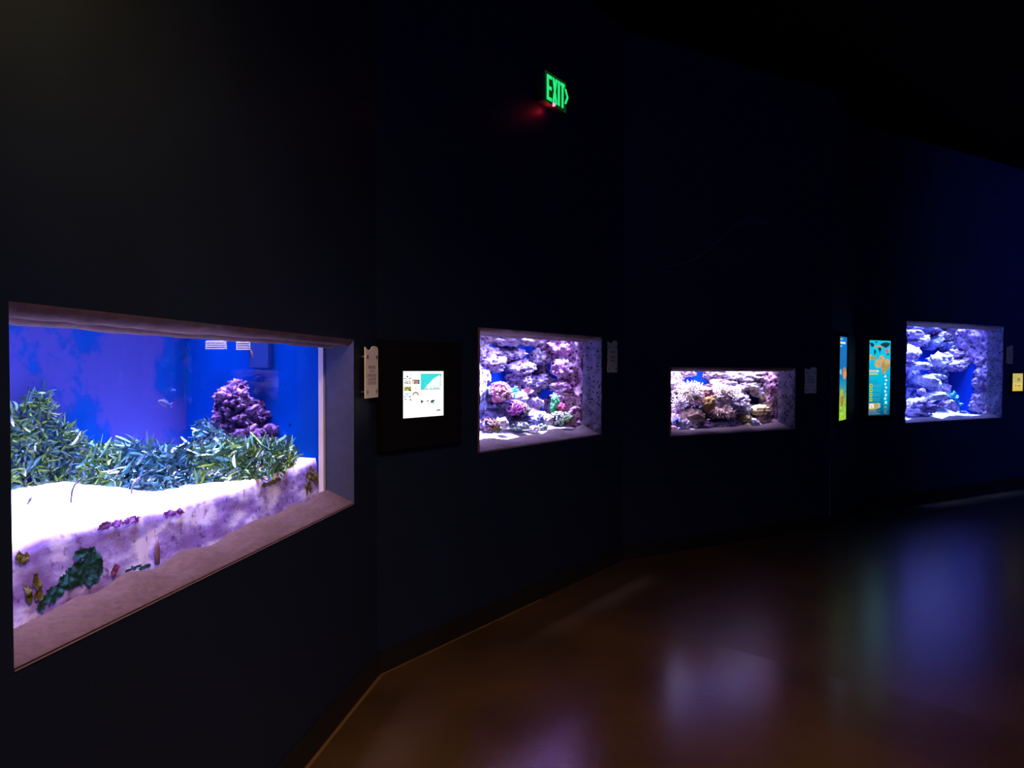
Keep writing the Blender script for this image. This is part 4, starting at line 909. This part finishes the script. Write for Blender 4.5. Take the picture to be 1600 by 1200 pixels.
# slim plates beside each aquarium, held off the wall on four bolts
def plate_at(S, px, top, bot, wid, label, seed, lines, tint=1):
    c0 = S.hit(px, bot, -.02); c1 = S.hit(px, top, -.02); h = c1.z - c0.z; w = wid
    root = S.empty('wall_plate', (c0.x, 0, c0.z)); tag(root, label, 'sign', 'slim plates beside the aquariums')
    def topz(t): return h - .012 * math.sin(min(1, t / .55) * PI) * 1.2 + .008 * math.sin(max(0, (t - .45) / .55) * PI)
    pts = [(-w / 2, 0), (w / 2, 0)] + [(w / 2 - w * i / 16, topz(1 - i / 16) - (.006 if i == 0 else 0)) for i in range(17)]
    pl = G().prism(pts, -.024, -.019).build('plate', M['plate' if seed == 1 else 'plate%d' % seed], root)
    for x in (-w * .36, w * .36):
        for z in (.03, h - .045):
            g = G(); g.tube([(x, .0, z), (x, -.019, z)], .006, 10); g.tube([(x, -.0242, z), (x, -.028, z)], .009, 12); g.build('standoff_bolt', M['steel'], pl)
    rr = random.Random(seed); g = G()
    for (t, ww, hh) in lines:
        z = h * (1 - t); n = max(3, int(ww * 9)); x = -w * ww / 2; cw = w * ww / n
        for i in range(n):
            # worn capital letters, too blurred in the photograph to read
            s = cw * .16; a = x + cw * i + cw * .12; b = a + cw * .72; y = -.0243; k = rr.randrange(4)
            def bar(x0, z0, x1, z1): g.quad((x0, y, z0), (x1, y, z0), (x1, y, z1), (x0, y, z1))
            bar(a, z, a + s, z + hh)
            if k != 1: bar(b - s, z, b, z + hh)
            if k in (0, 1): bar(a, z + hh - s, b, z + hh)
            if k in (1, 2): bar(a, z + hh * .45, b, z + hh * .45 + s)
            if k in (0, 1, 3): bar(a, z, b, z + s)
    g.build('lettering', M['ink' if seed == 1 else 'ink_dark'], pl)
    return root
PL = [(.42, .55, .013), (.49, .32, .013), (.58, .75, .013), (.655, .62, .013), (.735, .68, .014)]
PL2 = [(.36, .55, .010), (.52, .5, .012), (.64, .55, .014)]
PL3 = [(.38, .5, .010), (.48, .6, .010), (.585, .6, .016)]
plate_at(S1, 580, 543, 621.5, .185, 'warm-lit pale plate with dark lettering, right of the largest aquarium', 1, PL)
plate_at(S2, 956.5, 533.5, 582, .165, 'dimly lit plate right of the purple reef aquarium', 2, PL2)
plate_at(S3, 1266, 575, 614.5, .165, 'dimly lit plate right of the low anemone aquarium', 3, PL3)
plate_at(S5, 1577, 540.5, 568.5, .162, 'dimly lit plate right of the far right aquarium', 4, PL2)

# touch-screen kiosk
def framed(S, name, label, cat, x0, x1, yt, yb, bez, th, art, artname, bz=None):
    a = S.hit((x0 + x1) / 2, yb, -th); b = S.hit((x0 + x1) / 2, yt, -th); l = S.hit(x0, yb, -th); r = S.hit(x1, yb, -th)
    w = r.x - l.x; h = b.z - a.z; cx = (l.x + r.x) / 2; z = a.z; bz = bez if bz is None else bz
    root = S.empty(name, (cx, 0, z)); tag(root, label, cat)
    g = G(); W2 = w / 2
    g.box((-W2 - bez, -th, -bz), (-W2, 0, h + bz)); g.box((W2, -th, -bz), (W2 + bez, 0, h + bz)); g.box((-W2, -th, h), (W2, 0, h + bz)); g.box((-W2, -th, -bz), (W2, 0, 0)); g.box((-W2, -th + .006, 0), (W2, 0, h))
    g.build('frame', M['black'], root)
    gg = G(); art(norm_sheet(gg, w, h, -th + .0055), random.Random(3)); finish_print(gg, artname, M['print_lit'], root)
    return root
def art_screen(p, rr):
    wh = (1.25, 1.25, 1.22)
    p(rect(0, 0, 1, 1), wh)
    # large picture: pale reef slope under turquoise water
    p(rect(.43, .055, .95, .41), s2l((60, 225, 225)))
    p([(.43, .41), (.52, .38), (.62, .28), (.75, .16), (.9, .09), (.95, .12), (.95, .41)], (.95, 1.05, 1.05))
    for i in range(16): x = .45 + .49 * i / 16; p([(x, .41), (x + .006, .41 - rr.uniform(.02, .1)), (x + .022, .41)], s2l((90, 150, 160)), i == 0)
    for i in range(14): x = rr.uniform(.44, .62); y = rr.uniform(.08, .32); p(rect(x, y, x + .03, y + .008), s2l((120, 235, 235)), i == 0)
    for i in range(8): y = .08 + .035 * i; p(rect(.905, y, .945, y + .012), s2l((120, 180, 190)), i == 0)
    # thumbnails
    def thumb(x, y, cols, w=.17, h=.095):
        for i in range(22):
            a = x + rr.random() * w * .8; b = y + rr.random() * h * .75; p(blob(a + .015, b + .012, rr.uniform(.008, .025), rr.uniform(.006, .016), rr, 7), cols[rr.randrange(len(cols))], i == 0)
    d = s2l((70, 70, 75))
    p([(.09, .12), (.11, .085), (.135, .12), (.12, .135)], d); p(rect(.03, .145, .09, .16), d); p([(.15, .15), (.2, .14), (.2, .16), (.15, .165)], d); p([(.18, .1), (.205, .065), (.21, .07), (.19, .105)], d)
    thumb(.03, .185, [s2l((150, 140, 110)), s2l((220, 200, 170)), (1, 1, 1), s2l((90, 80, 70))])
    p(rect(.22, .185, .4, .28), s2l((95, 90, 110))); p(rect(.22, .2, .27, .28), s2l((235, 225, 180))); p(blob(.32, .24, .05, .04, rr), s2l((215, 165, 155))); p(blob(.31, .24, .02, .02, rr), s2l((120, 70, 70)))
    p(rect(.03, .325, .2, .42), s2l((215, 215, 130))); thumb(.03, .325, [s2l((130, 130, 50)), s2l((170, 165, 80)), s2l((100, 110, 60))]); p([(.13, .36), (.2, .4), (.2, .43), (.17, .43)], s2l((80, 80, 90)))
    p(blob(.31, .375, .025, .012, rr), s2l((215, 215, 110)))
    thumb(.03, .46, [s2l((150, 225, 225)), s2l((190, 235, 240)), (1, 1, 1)]); p(rect(.03, .535, .08, .55), d); p([(.14, .53), (.2, .54), (.2, .56), (.15, .55)], d)
    p([(.225, .5), (.25, .46), (.31, .44), (.36, .46), (.385, .52), (.36, .53), (.33, .48), (.27, .48), (.25, .53)], s2l((175, 135, 125)))
    p(blob(.07, .6, .03, .016, rr), s2l((130, 170, 200))); p([(.16, .58), (.2, .6), (.2, .64), (.18, .63)], d); p(rect(.05, .69, .08, .7), s2l((220, 190, 130)))
    # play arrow, little map, button
    p([(.43, .62), (.5, .66), (.43, .71)], d); p(blob(.6, .655, .018, .022, rr), d); p([(.67, .65), (.7, .64), (.78, .635), (.75, .68), (.7, .7), (.68, .72)], d); p(blob(.73, .705, .035, .014, rr), s2l((90, 215, 235))); p(rect(.625, .71, .64, .735), d); p(rect(.755, .73, .765, .75), d)
    p(rect(.82, .86, .92, .885), s2l((75, 80, 60)))
framed(S2, 'information_screen', 'square white touch screen with small pictures, right of the largest aquarium', 'screen', 630, 694, 580, 651.5, .16, .035, art_screen, 'display')

CY_ = s2l((0, 178, 222)); DB = s2l((0, 70, 130))
def gradient(p, a, b, top, bot, n=24, x0=0, x1=1):
    p(rect(x0, a, x0, a), top)
    for i in range(n):
        t = i / (n - 1); c = tuple(top[k] + (bot[k] - top[k]) * t for k in range(3)); p(rect(x0, a + (b - a) * i / n, x1, a + (b - a) * (i + 1) / n), c, False)
def art_reef(p, rr):
    gradient(p, 0, .5, s2l((20, 120, 215)), s2l((0, 125, 190))); gradient(p, .5, .68, s2l((0, 135, 200)), s2l((70, 170, 150))); gradient(p, .68, 1, s2l((120, 180, 90)), s2l((170, 215, 60)))
    p(rect(.1, .02, .4, .04), s2l((190, 205, 40))); p(rect(.1, .06, .8, .085), s2l((220, 235, 240))); p(rect(.1, .105, .35, .12), s2l((200, 205, 90)))
    p(rect(0, 0, 0, 0), DB); textlines(p, rr, .12, .9, .16, .021, 10, s2l((60, 90, 150)))
    p(blob(.72, .44, .28, .075, rr, 18, .12), s2l((200, 130, 90))); p(blob(.78, .46, .2, .05, rr, 14, .2), s2l((225, 150, 110))); p(blob(.2, .42, .12, .04, rr), s2l((130, 205, 215)))
    for i in range(30): p(blob(rr.uniform(.05, .95), rr.uniform(.64, .74), .05, .014, rr, 8), s2l((40, 120, 170)) if i % 2 else s2l((120, 170, 120)), i == 0)
    p(blob(.35, .68, .22, .05, rr), s2l((190, 180, 60))); p(blob(.42, .76, .2, .06, rr), s2l((190, 120, 40))); p(blob(.38, .8, .16, .03, rr), s2l((160, 90, 30)))
    for i in range(60): p(blob(rr.uniform(.05, .95), rr.uniform(.78, .99), .04, .012, rr, 7), s2l(((200, 235, 60), (130, 190, 70), (90, 150, 60))[i % 3]), i == 0)
def art_map(p, rr):
    gradient(p, 0, .55, s2l((20, 205, 235)), s2l((0, 185, 225))); gradient(p, .55, 1, s2l((0, 185, 225)), s2l((0, 75, 120)))
    k = s2l((25, 60, 75))
    # simplified continents
    p([(.02, .04), (.1, .03), (.2, .04), (.24, .06), (.18, .09), (.1, .085), (.06, .06)], k); p([(.27, .015), (.38, .01), (.35, .035), (.28, .03)], k)
    p([(.52, .05), (.62, .03), (.8, .02), (.98, .03), (.95, .06), (.86, .08), (.78, .1), (.7, .085), (.55, .075)], k); p([(.42, .095), (.55, .09), (.57, .11), (.52, .15), (.5, .18), (.47, .14), (.42, .115)], k); p([(.22, .12), (.3, .13), (.33, .15), (.27, .185), (.24, .2)], k); p(blob(.88, .18, .05, .012, rr), k)
    p([(.26, .075), (.4, .06), (.55, .065), (.64, .08), (.6, .1), (.45, .09), (.3, .1), (.22, .09)], s2l((190, 155, 140))); p(blob(.83, .14, .08, .03, rr), s2l((225, 100, 120))); p(blob(.9, .12, .03, .02, rr), s2l((235, 130, 160)))
    # brown coral cut-out
    br = [s2l((205, 175, 120)), s2l((180, 145, 85)), s2l((225, 200, 150)), s2l((160, 120, 60))]
    p(blob(.08, .22, .08, .03, rr), br[0]); p(rect(.1, .215, .34, .255), br[1]); p(blob(.42, .31, .16, .06, rr, 18, .15), br[0]); p(blob(.6, .23, .12, .035, rr), br[0]); p(rect(.5, .24, .68, .3), br[0]); p(blob(.78, .32, .2, .075, rr, 20, .15), br[1]); p(blob(.85, .28, .12, .04, rr), br[0]); p(blob(.68, .4, .1, .05, rr), br[1])
    for i in range(90):
        a, b = ((.42, .31), (.78, .32), (.6, .24), (.68, .39), (.08, .22))[i % 5]; p(blob(a + rr.gauss(0, .07), b + rr.gauss(0, .025), .016, .006, rr, 6), br[i % 4], i == 0)
    p(rect(.02, .395, .46, .42), s2l((235, 225, 235))); p(rect(.03, .4, .36, .414), s2l((215, 175, 200))); p(rect(.02, .435, .42, .455), s2l((205, 215, 60)))
    p(rect(0, 0, 0, 0), k); textlines(p, rr, .02, .3, .47, .02, 3, s2l((70, 150, 170))); textlines(p, rr, .02, .5, .54, .018, 3, s2l((40, 100, 120)))
    for i in range(4):
        y = .60 + .062 * i
        p(rect(.05, y - .022, .17, y + .024), s2l((205, 210, 40))); p(circ(.11, y, .03, .012), s2l((90, 110, 30))); p(rect(0, 0, 0, 0), k); textlines(p, rr, .2, .62, y - .018, .012, 4, s2l((70, 170, 190)))
    p(rect(.02, .835, .42, .915), s2l((190, 165, 80))); p(rect(.04, .84, .26, .905), s2l((235, 232, 228))); p([(.1, .86), (.16, .88), (.19, .9), (.13, .885)], s2l((130, 120, 120))); p([(.42, .83), (.55, .84), (.56, .89), (.47, .91), (.42, .9)], s2l((175, 185, 160)))
    p(rect(.0, .92, .35, .93), s2l((150, 160, 50))); p(rect(0, 0, 0, 0), k); textlines(p, rr, .0, .6, .935, .014, 4, s2l((150, 165, 165)))
    p(rect(.7, .45, .9, .87), s2l((0, 170, 225)))
    for i in range(8): p(blob(.78 + (.03 if i % 2 else -.01), .48 + .05 * i, .055, .017, rr, 10), s2l((225, 235, 240)), True)
    p(rect(.72, .885, .86, .895), s2l((190, 195, 40))); p(rect(0, 0, 0, 0), k); textlines(p, rr, .72, .92, .905, .012, 7, s2l((110, 150, 160)))
framed(S4, 'backlit_panel', 'narrow backlit panel, blue above yellow-green, on the return of the wall', 'sign', 1311, 1322.5, 526, 656.5, .05, .03, art_reef, 'printed_sheet', .05)
framed(S5, 'backlit_panel', 'tall turquoise backlit panel with world map and brown coral', 'sign', 1357, 1390.5, 532, 649, .05, .03, art_map, 'printed_sheet', .05)
def art_yellow(p, rr):
    ye = s2l((214, 186, 92)); gradient(p, 0, .55, s2l((196, 180, 100)), s2l((205, 190, 105))); gradient(p, .55, 1, s2l((222, 200, 115)), s2l((222, 185, 75)))
    p(rect(.02, .63, .25, .645), s2l((150, 130, 70))); p(rect(.3, .53, .98, .54), s2l((170, 160, 90)))
    p(blob(.62, .32, .1, .07, rr), s2l((95, 105, 60))); p(blob(.6, .4, .18, .05, rr), s2l((150, 150, 85)))
    for i in range(16): x, y = rr.uniform(.08, .55), rr.uniform(.08, .5); p(blob(x, y, .03, .03, rr, 7), s2l((170, 158, 85)), i == 0)
    p([(.3, .68), (.36, .62), (.42, .7), (.36, .69), (.33, .78), (.3, .77)], s2l((110, 95, 55)))
    for i in range(4): x = .5 + .075 * i; p([(x, .68), (x + .06, .66), (x + .055, .76), (x + .03, .7), (x + .01, .78)], s2l((125, 110, 65)), i == 0)
framed(S5, 'backlit_panel', 'small yellow backlit panel at the right edge, past the far right aquarium', 'sign', 1582, 1598.5, 583.5, 611, .04, .02, art_yellow, 'printed_sheet', .04)

# ---------------------------------------------------------------- exit sign
TH = .055
fa = S2.hit(852.5, 113, -TH); fb = S2.hit(886, 175, -TH)
c_tl = S2.hit(848.5, 110, -TH); c_bl = S2.hit(848.5, 158, -TH); c_tr = S2.hit(886.5, 131, -TH); c_br = S2.hit(885.5, 175.5, -TH)
ztop = (c_tl.z + c_tr.z) / 2; zbot = (c_bl.z + c_br.z) / 2; xl = c_tl.x; xr = (c_tr.x + c_br.x) / 2
print('EXIT', xl, xr, ztop, zbot, [tuple(round(v, 3) for v in q) for q in (c_tl, c_tr, c_bl, c_br)])
root = S2.empty('exit_sign', ((xl + xr) / 2, 0, zbot)); tag(root, 'dark exit sign with glowing green letters and right-pointing chevron, high on the wall', 'sign')
w = xr - xl; h = ztop - zbot
G().bevelbox((-w / 2, -TH, 0), (w / 2, -.001, h), .008).build('housing', M['housing'], root)
FX = lambda px, py: (lambda q: (q.x - (xl + xr) / 2, q.z - zbot))(S2.hit(px, py, -TH))
tl = FX(854.2, 116); bl = FX(854.2, 155.5); tr = FX(881, 131.5); br_ = FX(878.5, 168)
lz1 = (tl[1] + tr[1]) / 2; lz0 = (bl[1] + br_[1]) / 2; lx0 = tl[0]; lx1 = tr[0]
lw = lx1 - lx0; lh = lz1 - lz0
G().box((lx0 - .02, -TH - .001, lz0 - .02), (w / 2 - .012, -TH + .002, lz1 + .02)).build('face_plate', M['exitface'], root)
fp_ = [o for o in root.children if o.name.startswith('face_plate')][0]
y0, y1 = -TH - .005, -TH - .0005; S_ = lh * .13
def glyph(name, polys):
    g = G()
    for p in polys: g.prism(p, y0, y1)
    return g.build(name, M['exitgreen'], fp_)
def bx(a, b, c, d): return [(a, b), (c, b), (c, d), (a, d)]
ew = lw * .265; x = lx0; t = lw * .095
glyph('letter', [bx(x, lz0, x + t, lz1), bx(x + t, lz1 - S_, x + ew, lz1), bx(x + t, (lz0 + lz1) / 2 - S_ / 2, x + ew * .96, (lz0 + lz1) / 2 + S_ / 2), bx(x + t, lz0, x + ew, lz0 + S_)])
x = lx0 + lw * .315; xw = lw * .27
glyph('letter', [[(x, lz0), (x + t * .95, lz0), (x + xw, lz1), (x + xw - t * .95, lz1)], [(x + xw - t * .95, lz0), (x + xw, lz0), (x + t * .95, lz1), (x, lz1)]])
x = lx0 + lw * .63; glyph('letter', [bx(x, lz0, x + t * 1.05, lz1)])
x = lx0 + lw * .785; tw = lw * .235
glyph('letter', [bx(x, lz1 - S_, x + tw, lz1), bx(x + tw / 2 - t / 2, lz0, x + tw / 2 + t / 2, lz1 - S_)])
zc = FX(884, 151.5)[1]; x = lx1 + .006; cw = .03; chh = .05
glyph('chevron', [[(x, zc + chh), (x + .02, zc + chh), (x + cw + .02, zc), (x + .02, zc - chh), (x, zc - chh), (x + cw, zc)]])
lx, lz = FX(864.5, 168); vs, fs = ico(2)
add_mesh('indicator_lamp', [(p.x * .012 + lx, p.y * .012 - TH - .004, p.z * .012 + max(lz, .006)) for p in vs], fs, M['led'], root)
ld = bpy.data.lights.new('red_indicator', 'POINT'); ld.color = (1, .02, .06); ld.energy = .16; ld.shadow_soft_size = .01
o = bpy.data.objects.new('red_indicator', ld); C.objects.link(o); o.location = S2.w(((xl + xr) / 2 + lx - .03, -.04, zbot - .03))

# ---------------------------------------------------------------- faint painted sea life on the wall
def mural(S, label, strokes):
    g0 = None; root = None
    gs = {}
    for (pts, wpx, mt) in strokes:
        if wpx:
            P = [S.hit(x, y, 0) for x, y in pts]
        else: P = [S.hit(x, y, 0) for x, y in pts]
        if g0 is None: g0 = Vector((P[0].x, 0, P[0].z)); root = S.empty('wall_mural', g0); tag(root, label, 'mural')
        g = G(); gs[len(gs)] = (mt, g); n = len(P)
        if wpx:
            kk = S.dist(P[0]) / F; Q = []
            # smooth the stroke
            fine = []
            for i in range(n - 1):
                for t in range(6): fine.append(P[i].lerp(P[i + 1], t / 6))
            fine.append(P[-1]); m_ = len(fine)
            for i, p in enumerate(fine):
                d = (fine[min(i + 1, m_ - 1)] - fine[max(i - 1, 0)]).normalized(); nn = Vector((-d.z, 0, d.x)); ww = wpx * kk * math.sin(PI * (i + .5) / m_) ** .7
                Q.append((p - nn * ww - g0, p + nn * ww - g0))
            for (a, b), (c, d) in zip(Q, Q[1:]): g.quad((a.x, -.002, a.z), (c.x, -.002, c.z), (d.x, -.002, d.z), (b.x, -.002, b.z))
        else: g.poly([(p.x - g0.x, -.0025, p.z - g0.z) for p in P])
    for mt, g in gs.values(): g.build('paint_stroke' if mt == 'mural' else 'paint_wash', M[mt], root)
mural(S3, 'faint pale painted sea creature high above the low anemone aquarium',
      [([(1026, 419), (1042, 417), (1060, 413), (1078, 408), (1090, 402), (1104, 392), (1118, 380), (1130, 369), (1140, 360), (1146, 356)], 1.3, 'mural'),
       ([(1146, 352), (1160, 342), (1176, 337), (1192, 341), (1208, 350), (1190, 353), (1170, 349), (1156, 353)], 0, 'mural_dim'),
       ([(1172, 376), (1166, 390), (1160, 402), (1154, 411)], 3.5, 'mural_dim'),
       ([(1098, 431), (1108, 426), (1116, 423)], 2.2, 'mural_dim'),
       ([(1158, 326), (1170, 326.5), (1178, 328)], .8, 'mural_dim')])
mural(S5, 'second faint painted creature high above the turquoise panel',
      [([(1366, 348), (1376, 355), (1384, 363), (1391, 369), (1402, 376)], 2.0, 'mural_dim'), ([(1384, 338), (1394, 338), (1402, 344), (1412, 342)], 1.3, 'mural_dim'), ([(1412, 345), (1420, 355), (1426, 366)], 1.3, 'mural_dim')])

# ---------------------------------------------------------------- room light
def area(loc, tgt, sx, sy, col, e, name='room_lamp'):
    ld = bpy.data.lights.new(name, 'AREA'); ld.shape = 'RECTANGLE'; ld.size = sx; ld.size_y = sy; ld.color = col; ld.energy = e
    o = bpy.data.objects.new(name, ld); C.objects.link(o); o.location = loc; o.rotation_euler = (Vector(tgt) - Vector(loc)).to_track_quat('-Z', 'Y').to_euler(); return o
wl = area((.9, -.1, 4.15), (.4, 2.2, 0), .5, .5, (1, .60, .34), WARM, 'warm_ceiling_lamp'); wl.data.spread = 1.38
ww = area((-.72, .70, 2.75), (-1.05, 1.45, 2.55), .2, .2, (1, .46, .06), 8.5, 'warm_wall_lamp'); ww.data.spread = 1.2
bl = area((9.0, 3.5, 3.9), S5.w((6.0, 0, 2.4)), 1.5, 1.0, (.06, .12, 1), BLUE, 'blue_wash_lamp'); bl.data.spread = 1.45
area((5.5, .5, 4.0), (1.6, 6.6, 2.6), 1.5, 1.0, (.07, .16, 1), BLUE2, 'added_blue_fill')  # added fill that lifts the wall to navy, not a known fixture
wd = bpy.data.worlds.new('dark_room'); sc.world = wd; wd.use_nodes = True
bg = wd.node_tree.nodes['Background']; bg.inputs[0].default_value = (.16, .36, .95, 1); bg.inputs[1].default_value = AMB
sc.view_settings.view_transform = 'Standard'; sc.view_settings.look = 'None'; sc.view_settings.exposure = 0; sc.view_settings.gamma = 1
sc.cycles.max_bounces = 10; sc.cycles.transparent_max_bounces = 12; sc.cycles.sample_clamp_indirect = 4
